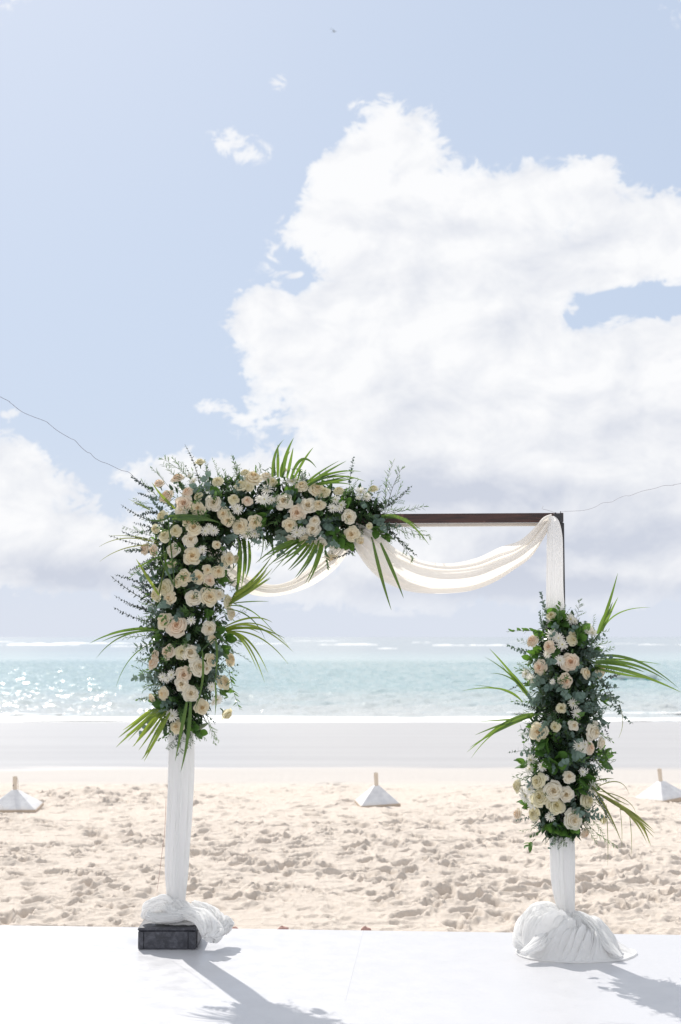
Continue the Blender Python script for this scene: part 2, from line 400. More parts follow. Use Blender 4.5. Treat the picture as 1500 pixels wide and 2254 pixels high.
def beach_profile(Y):
    z = np.where(Y < CREST, -0.10, -0.10 - (Y - CREST) * 0.0362)
    return np.where(Y > 70, -0.10 - (70 - CREST) * 0.0362 - (Y - 70) * 0.03, z)
def sstep(a, b, x):
    t = np.clip((x - a) / (b - a), 0, 1); return t * t * (3 - 2 * t)
def build_sand():
    rows = [-60, -20, -5, 2, 5, 6.5]
    Y = 7.2
    while Y < 17.9:
        rows.append(Y); Y *= 1.00150
    while Y < 400:
        rows.append(Y); Y *= 1.03
    rows = np.array(rows); nx = 620
    inner = np.linspace(-0.30, 0.30, nx)
    cols = np.concatenate([[-40, -12, -4, -1.5, -.7, -.45, -.36, -.325], inner, [.325, .36, .45, .7, 1.5, 4, 12, 40]])
    YY, CC = np.meshgrid(rows, cols, indexing='ij')
    XX = CC * np.maximum(YY, 7.2)
    # low undulation of the crest line
    zb = beach_profile(YY + 0.35 * (fbm(XX * 0.35 + 40, YY * 0.1 + 9, 3, 3) - 0.5))
    lat = np.clip((0.315 - np.abs(CC)) / 0.02, 0, 1)
    mask = sstep(6.8, 7.3, YY) * (1 - sstep(16.2, 17.6, YY + 1.4 * (fbm(XX * 0.9 + 3, YY * 0.9 + 70, 21, 3) - 0.5)))
    H = np.zeros_like(XX)
    H += 0.045 * (fbm(XX * 1.3 + 20, YY * 1.3 + 90, 5, 3) - 0.5)
    H += 0.013 * (fbm(XX * 3.6 + 60, YY * 4.6 + 33, 8, 3) - 0.5)
    # churned ridges
    wx = XX + 0.25 * fbm(XX * 2 + 7, YY * 2 + 50, 31, 2); wy = YY + 0.25 * fbm(XX * 2 + 77, YY * 2 + 10, 41, 2)
    r1 = 1 - np.abs(2 * fbm(wx * 3.0 + 30, wy * 4.2 + 30, 51, 2) - 1) * 1.6
    r2 = 1 - np.abs(2 * fbm(wx * 7.5 + 3, wy * 9.5 + 65, 61, 2) - 1) * 1.6
    H += 0.012 * np.clip(r1, 0, 1) ** 2 + 0.009 * np.clip(r2, 0, 1) ** 2
    fine = fbm(XX * 22 + 3, YY * 22 + 9, 71, 3)
    H += 0.014 * (fine - 0.5)
    r3 = 1 - np.abs(2 * fbm(wx * 14 + 13, wy * 17 + 5, 161, 2) - 1) * 1.5
    H += 0.009 * np.clip(r3, 0, 1) ** 1.6 * np.clip(fbm(XX * 1.1 + 4, YY * 1.1 + 14, 171, 2) * 3 - .9, 0, 1)
    patch = np.clip(fbm(XX * .7 + 5, YY * .7 + 5, 91, 3) * 3.2 - 1.05, .12, 1.15); H = H * (0.45 + 0.75 * patch)
    # footprints: steep-walled pits with a pushed-up rim
    rs = np.random.RandomState(11)
    ys = rows; N = 5200
    ix0, ix1 = 8, 8 + nx
    for k in range(N):
        y = 7.3 + 10.2 * rs.rand() ** 0.9; x = (rs.rand() * 2 - 1) * 0.30 * y
        a = .018 + .10 * rs.rand() ** 2.2; b = a * rs.uniform(.30, .6); th = rs.uniform(0, math.pi); dep = rs.uniform(.010, .032) * (a / .09) ** .75
        if rs.rand() < .5: th = rs.normal(math.pi / 2, .5)
        m = 1.9 * a
        j0, j1 = np.searchsorted(ys, y - m), np.searchsorted(ys, y + m)
        c0 = ix0 + int(((x - m) / y + .30) / .60 * nx) ; c1 = ix0 + int(((x + m) / y + .30) / .60 * nx)
        c0, c1 = max(c0, ix0), min(c1, ix1)
        if j1 - j0 < 2 or c1 - c0 < 2: continue
        X = XX[j0:j1, c0:c1] - x; Z = YY[j0:j1, c0:c1] - y
        px = X * math.cos(th) + Z * math.sin(th); pz = -X * math.sin(th) + Z * math.cos(th)
        px = px + .25 * a * (fine[j0:j1, c0:c1] - .5) * 2
        rr = np.sqrt((px / a) ** 2 + (pz / b) ** 2)
        skew = 1 + 0.45 * px / a * rs.choice([-1, 1])
        pit = -(1 - sstep(.55, 1.05, rr)) * np.clip(skew, .3, 1.6)
        rim = .42 * np.exp(-((rr - 1.22) / .22) ** 2) * (1 + .5 * np.clip(Z / a, -1, 1))
        H[j0:j1, c0:c1] += dep * (pit + rim) * (.35 + .8 * patch[j0:j1, c0:c1])
    # larger individual footprints in walking lines
    for k in range(26):
        y = 7.8 + 8.5 * rs.rand(); x = (rs.rand() * 2 - 1) * .27 * y; hd = rs.uniform(0, 6.28)
        for q in range(rs.randint(4, 9)):
            fx = x + math.cos(hd) * .34 * q + math.sin(hd) * .09 * (1 if q % 2 else -1); fy = y + math.sin(hd) * .34 * q - math.cos(hd) * .09 * (1 if q % 2 else -1)
            if not 7.6 < fy < 16.8 or abs(fx) > .28 * fy: continue
            m = .34; j0, j1 = np.searchsorted(ys, fy - m), np.searchsorted(ys, fy + m)
            c0 = max(ix0, ix0 + int(((fx - m) / fy + .30) / .60 * nx)); c1 = min(ix1, ix0 + int(((fx + m) / fy + .30) / .60 * nx))
            X = XX[j0:j1, c0:c1] - fx; Z = YY[j0:j1, c0:c1] - fy; px = X * math.cos(hd) + Z * math.sin(hd); pz = -X * math.sin(hd) + Z * math.cos(hd)
            rr = np.sqrt((px / .15) ** 2 + (pz / (.062 + .018 * px / .15)) ** 2) + .35 * (fine[j0:j1, c0:c1] - .5)
            H[j0:j1, c0:c1] += -.036 * (1 - sstep(.6, 1.1, rr)) * (1 + .3 * px / .15) + .017 * np.exp(-((rr - 1.25) / .25) ** 2)
    # a few shallow dragged lines running along the beach
    for (y0, s, ph) in ((8.9, .05, 1.0), (9.7, -.03, 2.2), (12.3, .02, .3), (10.9, .04, 4.)):
        line = YY - (y0 + s * XX + .05 * np.sin(XX * 1.3 + ph) + .06 * (fbm(XX * 2 + ph * 9, YY * 0 + 4, 88, 2) - .5))
        H += 0.018 * (np.exp(-((line - .03) / .022) ** 2) - np.exp(-((line + .01) / .02) ** 2)) * (XX < 1.2) * np.clip(fbm(XX * .9 + 4, YY, 66, 2) * 3 - 1, 0, 1)
    near = 1 - 0.55 * sstep(7.3, 8.0, YY) * 0
    # sand is scraped level beside the stage edge
    H = H * mask * lat
    smooth_band = (1 - mask) * 0.012 * (fbm(XX * .8 + 4, YY * .35 + 8, 101, 3) - 0.5) * (YY > 10)
    tr = sstep(16, 17.5, YY) * (1 - sstep(18.5, 20.5, YY))
    ZZ = zb + H - 0.012 * mask + smooth_band + tr * 0.01 * (fine - .5)
    ZZ = np.where((YY < 8.6) & (YY > 7.0), np.minimum(ZZ, -0.05 + (YY - 7.0) * 0.02), ZZ)
    ZZ = np.where(YY < 7.6, -0.10, ZZ)
    nr, nc = XX.shape
    V = np.stack([XX, YY, ZZ], -1).reshape(-1, 3).astype(np.float32)
    I = np.arange(nr * nc).reshape(nr, nc)
    Q = np.stack([I[:-1, :-1], I[:-1, 1:], I[1:, 1:], I[1:, :-1]], -1).reshape(-1, 4).astype(np.int32)
    me = bpy.data.meshes.new('sand'); me.vertices.add(len(V)); me.vertices.foreach_set('co', V.ravel())
    me.loops.add(Q.size); me.loops.foreach_set('vertex_index', Q.ravel())
    me.polygons.add(len(Q)); me.polygons.foreach_set('loop_start', np.arange(0, Q.size, 4, dtype=np.int32))
    try: me.polygons.foreach_set('loop_total', np.full(len(Q), 4, dtype=np.int32))
    except Exception: pass
    me.update(calc_edges=True); me.polygons.foreach_set('use_smooth', [True] * len(Q))
    # material
    m, t, b, o = new_mat('beach_sand'); tc = t.node('ShaderNodeTexCoord'); P = tc.outputs['Object']
    sep = t.node('ShaderNodeSeparateXYZ'); t.put(sep.inputs[0], P)
    n1 = t.noise(P, 1.2, 5, 0.6); n2 = t.noise(P, 340, 2, 0.6); n3 = t.noise(P, 26, 5, 0.65)
    dry = t.mix(n1, (0.70, 0.625, 0.55), (0.75, 0.68, 0.61))
    dry = t.mix(t.ramp(n2, .3, .75), dry, (0.61, 0.52, 0.44))
    dry = t.mix(t.ramp(n3, .55, .8, 0, .35), dry, (0.77, 0.71, 0.645))
    edge = t.math('ADD', sep.outputs[1], t.math('MULTIPLY', t.math('SUBTRACT', t.noise(t.vmath('MULTIPLY', P, (.5, 1.5, 0)), 1.0, 5, .6), .5), 1.6))
    smooth_f = t.ramp(edge, 16.4, 18.0)
    pale = t.mix(n1, (0.475, 0.445, 0.42), (0.51, 0.48, 0.45))
    dry = t.mix(smooth_f, dry, pale)
    edge2 = t.math('ADD', edge, t.math('MULTIPLY', t.math('SUBTRACT', t.noise(t.vmath('MULTIPLY', P, (.13, .2, 0)), 1.0, 3, .5), .5), 3.0))
    wet_f = t.ramp(edge2, 19.7, 21.2)
    streak = t.noise(t.vmath('MULTIPLY', P, (.08, .7, 0)), 1.0, 5, .6)
    wet = t.mix(t.ramp(streak, .3, .7), (0.39, 0.38, 0.38), (0.44, 0.43, 0.428))
    far_wet = t.ramp(sep.outputs[1], 24, 46, 0, .45)
    wet = t.mix(far_wet, wet, (0.45, 0.442, 0.44))
    c = t.mix(wet_f, dry, wet)
    t.put(b.inputs['Base Color'], c)
    t.put(b.inputs['Roughness'], t.math('SUBTRACT', 0.95, t.math('MULTIPLY', wet_f, 0.66)))
    t.put(b.inputs['Specular IOR Level'], t.math('SUBTRACT', 0.3, t.math('MULTIPLY', wet_f, 0.20)))
    bp = t.node('ShaderNodeBump'); bp.inputs['Distance'].default_value = 0.006
    t.put(bp.inputs['Strength'], t.math('SUBTRACT', 0.8, t.math('MULTIPLY', smooth_f, 0.7)))
    t.put(bp.inputs['Height'], t.math('ADD', n2, t.math('MULTIPLY', t.noise(P, 60, 4, .7), 2.0))); t.l.new(bp.outputs[0], b.inputs['Normal'])
    me.materials.append(m)
    o_ = link('sand', me); tag(o_, kind='structure')
build_sand()

# ------------------------------------------------------------------ sea
def build_sea():
    m, t, b, o = new_mat('sea_water'); tc = t.node('ShaderNodeTexCoord'); P = tc.outputs['Object']
    sep = t.node('ShaderNodeSeparateXYZ'); t.put(sep.inputs[0], P); Y = sep.outputs[1]
    pn = t.noise(t.vmath('MULTIPLY', P, (.012, .03, 0)), 1.0, 4, .6)
    Yn = t.math('MULTIPLY', Y, t.math('MULTIPLY_ADD', pn, 0.5, 0.75))
    shallow = (0.54, 0.555, 0.55); teal = (0.35, 0.46, 0.475); deep = (0.28, 0.34, 0.38)
    c = t.mix(t.ramp(Yn, 50, 88), shallow, teal)
    c = t.mix(t.ramp(Yn, 170, 330), c, deep)
    n2 = t.noise(t.vmath('MULTIPLY', P, (.06, .25, 0)), 1.0, 5, .65)
    c = t.mix(t.ramp(n2, .45, .75, 0, .35), c, (0.36, 0.50, 0.53))
    t.put(b.inputs['Base Color'], c)
    b.inputs['Roughness'].default_value = 0.17; b.inputs['IOR'].default_value = 1.33
    w1 = t.noise(t.vmath('MULTIPLY', P, (.35, 1.1, 0)), 1.0, 3, .55)
    w2 = t.noise(t.vmath('MULTIPLY', P, (1.6, 3.4, 0)), 1.0, 4, .6)
    w3 = t.noise(t.vmath('MULTIPLY', P, (7, 9, 0)), 1.0, 3, .6)
    h = t.math('ADD', t.math('MULTIPLY', w1, .9), t.math('ADD', t.math('MULTIPLY', w2, .45), t.math('MULTIPLY', w3, .14)))
    bp = t.node('ShaderNodeBump'); bp.inputs['Strength'].default_value = 1.0; bp.inputs['Distance'].default_value = 0.07
    t.put(bp.inputs['Height'], h); t.l.new(bp.outputs[0], b.inputs['Normal'])
    V = []
    rows = [40.0]
    while rows[-1] < 46.5: rows.append(rows[-1] + 1.6)
    while rows[-1] < 190: rows.append(rows[-1] * 1.0026)
    while rows[-1] < 60000: rows.append(rows[-1] * 1.15)
    nxs = 470; cc = np.concatenate([[-12, -3, -1, -.5, -.33], np.linspace(-.285, .285, nxs), [.33, .5, 1, 3, 12]])
    YY, CC = np.meshgrid(np.array(rows), cc, indexing='ij'); XX = CC * YY; rsn = np.random.RandomState(12); Z = np.zeros_like(XX)
    for k in range(46):
        lam = 0.28 * (11 ** rsn.rand()); th = rsn.normal(-math.pi / 2 + .12, .75); kk = 2 * math.pi / lam; a_ = .0098 * lam ** .9 * rsn.uniform(.5, 1.3)
        Z += a_ * np.sin(kk * (XX * math.cos(th) + YY * math.sin(th)) + rsn.rand() * 6.28) * (1 + .8 * (vnoise(XX * .12 + k, YY * .05 + k, 300 + k) - .5))
    Z += .046 * (rsn.rand(*XX.shape) - .5)
    fade = sstep(47, 62, YY) * (1 - sstep(150, 188, YY)) * (np.abs(CC) < .286)
    Z = Z * (.25 + .75 * fade) * ((YY > 46) & (YY < 188) & (np.abs(CC) < .286))
    nr, nc = XX.shape; I = np.arange(nr * nc).reshape(nr, nc)
    Q = np.stack([I[:-1, :-1], I[:-1, 1:], I[1:, 1:], I[1:, :-1]], -1).reshape(-1, 4).astype(np.int32)
    me = bpy.data.meshes.new('sea'); me.vertices.add(nr * nc); me.vertices.foreach_set('co', np.stack([XX, YY, Z + WATER_Z], -1).astype(np.float32).ravel())
    me.loops.add(Q.size); me.loops.foreach_set('vertex_index', Q.ravel()); me.polygons.add(len(Q)); me.polygons.foreach_set('loop_start', np.arange(0, Q.size, 4, dtype=np.int32))
    me.update(calc_edges=True); me.materials.append(m)
    SEA = link('sea', me); tag(SEA, kind='structure')
    # foam
    m, t, b, o = new_mat('sea_foam'); tc = t.node('ShaderNodeTexCoord')
    nn = t.noise(tc.outputs['Object'], 1.5, 5, .7)
    t.put(b.inputs['Base Color'], t.mix(nn, (0.84, 0.84, 0.83), (0.72, 0.74, 0.74))); b.inputs['Roughness'].default_value = 0.9
    rs = np.random.RandomState(5)
    mb = MB()
    def ribbon(x0, x1, Y, wy, hh, seed, n=240, wob=.5, brk=None):
        rowsP = []
        for k in range(7):
            f = k / 6; row = []
            for i in range(n + 1):
                x = x0 + (x1 - x0) * i / n
                e = math.sin(math.pi * i / n) ** .35 * (1 if brk is None else min(1, max(.0, .62 + 1.1 * mnoise.noise(Vector((i / n * brk, seed * 7, 5)))) + .02))
                q = mnoise.noise(Vector((x * .9 / wy * .5, seed, 0))) ; q2 = mnoise.noise(Vector((x * 3.1 / wy * .5, seed + 5, 0)))
                w = wy * e * (0.55 + .6 * q + .35 * q2) ; w = max(w, .002 * wy)
                yc = Y + wob * mnoise.noise(Vector((x * .05, seed * 3.1, 2)))
                z = WATER_Z + hh * math.sin(math.pi * f) * e * (1 + .8 * q2) + .03
                row.append(Vector((x, yc + (f - .5) * w, z)))
            rowsP.append(row)
        mb.grid(rowsP)
    ribbon(-30, 30, 51.0, 5.0, .06, 1.3, 900, 1.2)
    ribbon(-30, 30, 48.6, 1.6, .03, 9.3, 900, 1.8, 30)
    ribbon(-22, -9, 54.0, .5, .04, 4.3, 400, 1.5)
    ribbon(5, 24, 54.6, .5, .04, 6.3, 400, 1.2)
    tag(mb.obj('foam', m), 'thin line of white foam where the sea meets the wet sand', 'foam', kind='stuff')
    mb = MB()
    for (px0, px1, py, pw, hh) in ((0, 180, 1420, 5, 1.1), (60, 330, 1416.5, 5, 1.3), (250, 420, 1423, 4, .9), (560, 640, 1417, 2.5, .7), (700, 835, 1419.5, 2.5, .8), (830, 875, 1428, 2, .5), (905, 950, 1414.5, 1.6, .6),
                              (950, 1070, 1421, 3, 1.0), (1060, 1130, 1421, 2, .6), (1280, 1400, 1417, 2.5, .8), (1300, 1330, 1424, 1.6, .5), (1400, 1500, 1419, 2, .6), (-60, 40, 1413, 2, .8), (420, 560, 1412, 1.6, .6), (640, 760, 1411, 1.5, .6), (1120, 1260, 1412, 1.5, .5)):
        Yd = (CAM_H - WATER_Z) * F / (py - 1402)
        ribbon((px0 - 750) / F * Yd, (px1 - 750) / F * Yd, Yd, pw * Yd * Yd / F / 2.95 * .35, hh * .5, px0 * .013 + 2, 260, 8, 2 + (px1 - px0) * .025)
    tag(mb.obj('breaking_waves', m), 'white breakers over the reef near the horizon', 'waves', kind='stuff')
build_sea()

# ------------------------------------------------------------------ white stage boards
def build_stage():
    root = empty('stage', (0, 4, 0), 'x', 'x')
    for k in ('label', 'category'): del root[k]
    root['kind'] = 'structure'
    phi = math.atan2(-0.27, 3.94)      # back edge runs slightly towards the camera on the right
    Rz = Matrix.Rotation(phi, 3, 'Z')
    P0 = Vector((0, 8.215, 0))
    rs = random.Random(3)
    y1 = 0.0; th = 0.05
    for r, d in enumerate((1.56, 1.56, 1.56, 1.56, 1.56)):
        off = 0.13 if r % 2 == 0 else -1.83
        for k in range(-3, 3):
            xa = off + k * 3.66; xb = xa + 3.66; gap = .0002
            c = P0 + Rz @ Vector(((xa + xb) / 2, y1 - d / 2, 0)); c.z = -th / 2 + rs.uniform(-.0012, .0)
            mb = MB(); mb.box((0, 0, 0), (3.66 - gap, d - gap, th), bev=.0005)
            o = mb.obj('panel', M['stage'], root, c - Vector((0, 4, 0)), smooth=False); o.rotation_euler = (rs.uniform(-.0004, .0004), rs.uniform(-.0004, .0004), phi)
        y1 -= d
build_stage()

# ------------------------------------------------------------------ arch frame
YL, YR = 7.83, 7.68
def build_arch():
    root = empty('wedding_arch', (0, 7.55, 0), 'dark brown timber wedding arch frame standing on the white stage, dressed with flowers and cloth', 'arch')
    off = Vector((0, 7.55, 0))
    def part(name, mb, mat): return link(name, mb.mesh(name, mat, False), root, -off)
    a = at(395, 1142, YL); b = at(1240, 1142, YR)
    z = (a.z + b.z) / 2; a.z = b.z = z
    d = b - a; ang = math.atan2(d.y, d.x); Rz = Matrix.Rotation(ang, 3, 'Z')
    c = (a + b) / 2
    mb = MB(); mb.box((0, 0, 0), (d.length + .0, .045, .049), bev=.002)
    o = mb.obj('beam', M['wood'], root, c - off, False); o.rotation_euler = (0, 0, ang)
    mb = MB(); mb.box((0, 0, 0), (d.length - .05, .03, .016), bev=.001)
    o = mb.obj('batten', M['lath'], root, c - off + Vector((0, .03, -.034)), False); o.rotation_euler = (0, 0, ang)
    xr = at(1237, 1300, YR).x; xl = at(398, 1300, YL).x
    for (x, y, zb) in ((xl, YL, .115), (xr, YR + .01, .006)):
        mb = MB(); mb.box((x, y, (z - .027 + zb) / 2), (.034, .034, z - .027 - zb), bev=.003); part('post', mb, M['metal'])
    mb = MB(); mb.box((xr, YR + .01, .003), (.3, .3, .006), bev=.001); part('base_plate', mb, M['metal'])
    # metal corner clip with nails
    mb = MB(); e = at(1229, 1141, YR - .03); mb.box(e, (.05, .008, .05), bev=.002)
    for q in ((1222, 1131), (1233, 1129)):
        p = at(q[0], q[1], YR - .02); mb.tube([p - Vector((0, 0, .02)), p + Vector((.004, 0, .008))], .003, 6)
    part('corner_bracket', mb, M['metal'])
    return z, xl, xr
BEAM_Z, XL, XR = build_arch()

def build_crate():
    A = at(303, 2090, 7.5); w = .312; dep = .30; h = .112
    x0 = (303 - 750) / F * 7.5; yf = 7.71; x0 = at(303, 2090, yf).x
    root = empty('weight_box', (x0 + w / 2, yf + dep / 2, 0), 'low scuffed black wooden box under the left post of the arch', 'box')
    mb = MB(); mb.box((0, .004, (h - .016) / 2), (w - .006, dep - .008, h - .016), bev=.004); mb.obj('box_body', M['crate'], root, smooth=False)
    mb = MB(); mb.box((0, 0, h - .008), (w, dep, .0158), bev=.004); mb.obj('lid', M['crate'], root, smooth=False)
    def fp(name, xa, xb, za, zb, t=.006):
        mb = MB(); mb.box(((xa + xb) / 2, -dep / 2 + .003, (za + zb) / 2), (xb - xa, t, zb - za), bev=.0015); mb.obj(name, M['crate'], root, smooth=False)
    fp('front_panel', -w / 2 + .034, w / 2 - .045, .003, h - .019, .005)
    fp('front_batten', -w / 2 + .003, -w / 2 + .031, .003, h - .019, .010)
    fp('front_batten', w / 2 - .042, w / 2 - .003, .003, h - .019, .010)
    mb = MB(); mb.box((w / 2 - .0, 0, .048), (.008, dep - .05, .085), bev=.002); mb.obj('side_panel', M['crate'], root, smooth=False)
build_crate()

# ------------------------------------------------------------------ cloth
def gauss_fold(x): return math.exp(-x * x)
def cloth_tube(path, radii, K, amp, seed, nth=96, ns=110, squash=0.8):
    """vertical gathered cloth round a post; path: list of (x,y,z); pleats run along it"""
    C = cat(path, ns); RR = [v.x for v in cat([(r, 0, 0) for r in radii], ns)]
    rows = []
    for i, c in enumerate(C):
        row = []; s = i / (ns - 1)
        for j in range(nth):
            th = 2 * math.pi * j / nth
            q = Vector((math.cos(th) * 1.5, math.sin(th) * 1.5, s * 1.6 + seed))
            w = mnoise.noise(q) * 1.2
            f = math.sin(K * th + 2.4 * w + seed) * .5 + math.sin((K * 2 + 3) * th + 3.5 * w + 1.3 * seed + s * 1.5) * .3
            f2 = mnoise.noise(Vector((math.cos(th) * 5, math.sin(th) * 5, s * 3 + seed))) * .7
            ridge = 1 - abs(math.sin(1.5 * th + 2 * w + seed * 2))
            r = RR[i] * (1 + .35 * amp * (f + f2) + amp * 12 * creases(math.cos(th + s * .5), math.sin(th + s * .5), s * 1.0, seed, ((1.8, .7, .040, .14), (3.6, .8, .026, .14))))
            row.append(c + Vector((math.cos(th) * r, math.sin(th) * r * squash, 0)))
        rows.append(row)
    return rows
def sheet(top, bot, depthfun, nt=90, ns=120):
    A = cat(top, ns); B = cat(bot, ns); rows = []
    for i in range(ns):
        row = []
        for j in range(nt):
            t = j / (nt - 1); p = A[i].lerp(B[i], t)
            row.append(p + depthfun(i / (ns - 1), t))
        rows.append(row)
    return rows
def rope(path, radii, flat, K, amp, seed, nth=90, ns=110, tw=2.0):
    """bundle of cloth swept along a path: sharp lengthwise folds that wander"""
    C = cat(path, ns); RR = cat([(r, f, 0) for r, f in zip(radii, flat)], ns); rows = []
    for i in range(ns):
        d = (C[min(i + 1, ns - 1)] - C[max(i - 1, 0)]).normalized()
        up = Vector((0, 0, 1)); a = d.cross(up)
        a = a.normalized() if a.length > .1 else Vector((1, 0, 0))
        b = a.cross(d).normalized(); s = i / (ns - 1); row = []
        for j in range(nth):
            th = 2 * math.pi * j / nth
            w = mnoise.noise(Vector((math.cos(th) * 1.3, math.sin(th) * 1.3, s * 3.2 + seed)))
            w2 = mnoise.noise(Vector((math.cos(th) * 3.3 + 9, math.sin(th) * 3.3, s * 7 + seed)))
            rd = 1 - abs(math.sin(K * .5 * th + tw * s + 2.6 * w + seed))
            rd2 = 1 - abs(math.sin(K * 1.1 * th - tw * s * 1.5 + 3.2 * w2 + seed * 2.3))
            k = 1 + amp * (.8 * w + .35 * w2) + amp * 16 * creases(math.cos(th + tw * s * .5), math.sin(th + tw * s * .5), s * 3, seed, ((1.5, .8, .040, .10), (3.2, 1.0, .026, .10), (7, 1.6, .010, .12)))
            r = RR[i].x * k
            row.append(C[i] + a * math.cos(th) * r + b * math.sin(th) * r * RR[i].y)
        rows.append(row)
    # floor clearance
    return rows
def clampz(rows, zmin, soft=.004):
    for row in rows:
        for p in row:
            if p.z < zmin: p.z = zmin + soft * (0.5 + 0.5 * math.sin(p.x * 90 + p.y * 70))
    return rows
def cap_rows(mb, base, ns, nth):
    for k in (0, ns - 1):
        c = sum((mb.v[base + k * nth + j] for j in range(nth)), Vector()) / nth
        ci = len(mb.v); mb.v.append(c)
        for j in range(nth): mb.f.append((base + k * nth + j, base + k * nth + (j + 1) % nth, ci)); mb.m.append(0)

def creases(ct, st, along, seed, levels):
    """cloth relief: rounded pleats with narrow valleys that wander along the cloth"""
    h = 0
    for (k, fr, A, w) in levels:
        n = mnoise.noise(Vector((ct * k + seed, st * k, along * fr + seed * 2))) + .35 * mnoise.noise(Vector((ct * k * 2.1 + seed, st * k * 2.1, along * fr * 2 + seed)))
        h += A * (min(abs(n) * 3.2, 1) ** .55 * 1.0 - .6 - 1.0 * math.exp(-(n / w) ** 2) * .5)
    return h
def build_cloth():
    # --- left post
    root = empty('post_drape', (XL, YL, 0), 'white voile wrapped down the left post, its end bundled on top of the black box', 'drape', 'white cloth drapes on the arch posts')
    off = -root.location
    ax = lambda px, py, Y=YL - .22: at(px, py, Y + .22)
    pts = [ax(399, 1500), ax(400, 1600), ax(399, 1680), ax(397, 1760), ax(392, 1850), ax(389, 1930), ax(389, 1985), ax(392, 2012)]
    rad = [.060, .064, .066, .066, .065, .060, .047, .036]
    mb = MB(); mb.grid(cloth_tube(pts, rad, 7, .17, 1.7), closed_v=True)
    o = mb.obj('cloth_wrap', M['drape'], root, off)
    mb = MB()
    def addrope(path, radii, flat, K, amp, seed, zmin=None, tw=2.0, nth=90, ns=110):
        rows = rope(path, radii, flat, K, amp, seed, nth, ns, tw)
        if zmin is not None: clampz(rows, zmin)
        b = mb.grid(rows, closed_v=True); cap_rows(mb, b, ns, nth)
    # lobe over the back-left of the box, round the post and across
    addrope([ax(320, 2020, 7.62), ax(335, 1998, 7.60), ax(365, 1988, 7.60), ax(395, 2000, 7.58), ax(425, 2012, 7.55)], [.03, .055, .062, .055, .04], [.8, .8, .75, .8, .8], 7, .28, 2.1, .117)
    addrope([ax(326, 2012, 7.56), ax(345, 2020, 7.55), ax(380, 2018, 7.53), ax(415, 2012, 7.52), ax(445, 2020, 7.48), ax(462, 2040, 7.42), ax(468, 2060, 7.38), ax(462, 2068, 7.35)],
            [.034, .040, .042, .045, .052, .055, .050, .03], [.75, .6, .6, .65, .75, .8, .7, .6], 6, .30, 4.4, .012, 3)
    addrope([ax(462, 2062, 7.42), ax(470, 2045, 7.5), ax(485, 2038, 7.56), ax(500, 2036, 7.6), ax(510, 2042, 7.6)], [.03, .045, .05, .052, .03], [.8, .8, .8, .8, .7], 6, .30, 8.4, .006, 2)
    addrope([ax(425, 1990, 7.66), ax(450, 2000, 7.62), ax(475, 2018, 7.58), ax(488, 2040, 7.52), ax(470, 2062, 7.45)], [.025, .035, .04, .04, .025], [.8] * 5, 5, .3, 6.4, .006, 2)
    addrope([ax(345, 2030, 7.60), ax(375, 2034, 7.58), ax(405, 2034, 7.57), ax(440, 2036, 7.56)], [.025, .035, .035, .025], [.6] * 4, 6, .30, 5.1, .117)
    # tight neck ring
    addrope([ax(366, 2000, 7.54), ax(385, 2008, 7.53), ax(405, 2012, 7.54), ax(425, 2004, 7.58)], [.018, .024, .024, .018], [.8] * 4, 5, .3, 3.3, None)
    mb.obj('cloth_bundle', M['drape'], root, off)
    # --- right post
    root = empty('post_drape', (XR, YR, 0), 'white voile wrapped round the right post and heaped wide on the stage', 'drape', 'white cloth drapes on the arch posts')
    off = -root.location
    ay = lambda px, py, Y=YR - .19: at(px, py, Y + .19)
    Yf = YR - .25
    pts = [ay(1214, 1136, Yf), ay(1219, 1148, Yf), ay(1221, 1180, Yf), ay(1221, 1230, Yf), ay(1221, 1300, Yf), ay(1224, 1380, YR - .22), ay(1230, 1600, YR - .19), ay(1236, 1800, YR - .19), ay(1238, 1880, YR - .19), ay(1240, 1940, YR - .19), ay(1245, 1990, YR - .19), ay(1252, 2025, YR - .19)]
    rad = [.014, .028, .040, .043, .045, .050, .060, .063, .064, .062, .050, .034]
    mb = MB(); mb.grid(cloth_tube(pts, rad, 6, .17, 5.2, ns=150), closed_v=True)
    mb.obj('cloth_wrap', M['drape'], root, off)
    mb = MB()
    # skirt spreading to the floor: gathered under the neck, relaxed as cloth over the bulk of folded cloth beneath
    cx, cy = at(1256, 2030, 7.62).x, 7.62
    nr, nth = 130, 420; rings = []
    for i in range(nr):
        r = i / (nr - 1); ring = []
        for j in range(nth):
            th = 2 * math.pi * j / nth; ct, st = math.cos(th), math.sin(th)
            L = max(0, -ct) ** .8; Rg = max(0, ct)
            Rx = .345 if ct > 0 else .29; Ry = .235 if st < 0 else .20
            edge = 1 / math.sqrt((ct / Rx) ** 2 + (st / Ry) ** 2) * (1 + .05 * mnoise.noise(Vector((ct * 1.7 + 4, st * 1.7, 0))) + .03 * mnoise.noise(Vector((ct * 5, st * 5, 2))))
            tw = 1.5 * (1 - r) ** 1.3
            an = th + tw * (1 - .4 * L)
            body = (1 - r ** 1.25) ** 1.0 * .17                                # tent from the neck
            puffL = .148 * L * math.exp(-((r - .50) / .34) ** 2)               # full roll on the left
            puffR = .055 * Rg * math.exp(-((r - .45) / .25) ** 2)
            front = .03 * max(0, -st) * math.exp(-((r - .60) / .22) ** 2)
            rim = (1 - r ** 2.4) ** .8
            A = (.25 + 1.0 * math.sin(math.pi * min(r * .98, 1)) ** .6)
            h = creases(ct, st, r, 3.3, ((1.5, 1.0, .030, .16), (3.0, 1.3, .020, .14), (6.5, 1.8, .008, .14))) * A
            cross = creases(ct, st, r * 2.0, 8.1, ((1.2, 3.0, .014, .12),)) * (L * .9 + .2) * math.sin(math.pi * r)
            z = (body + puffL + puffR + front) * rim + (h + cross) * (.9 - .55 * r ** 3) + .012 * (1 - r)
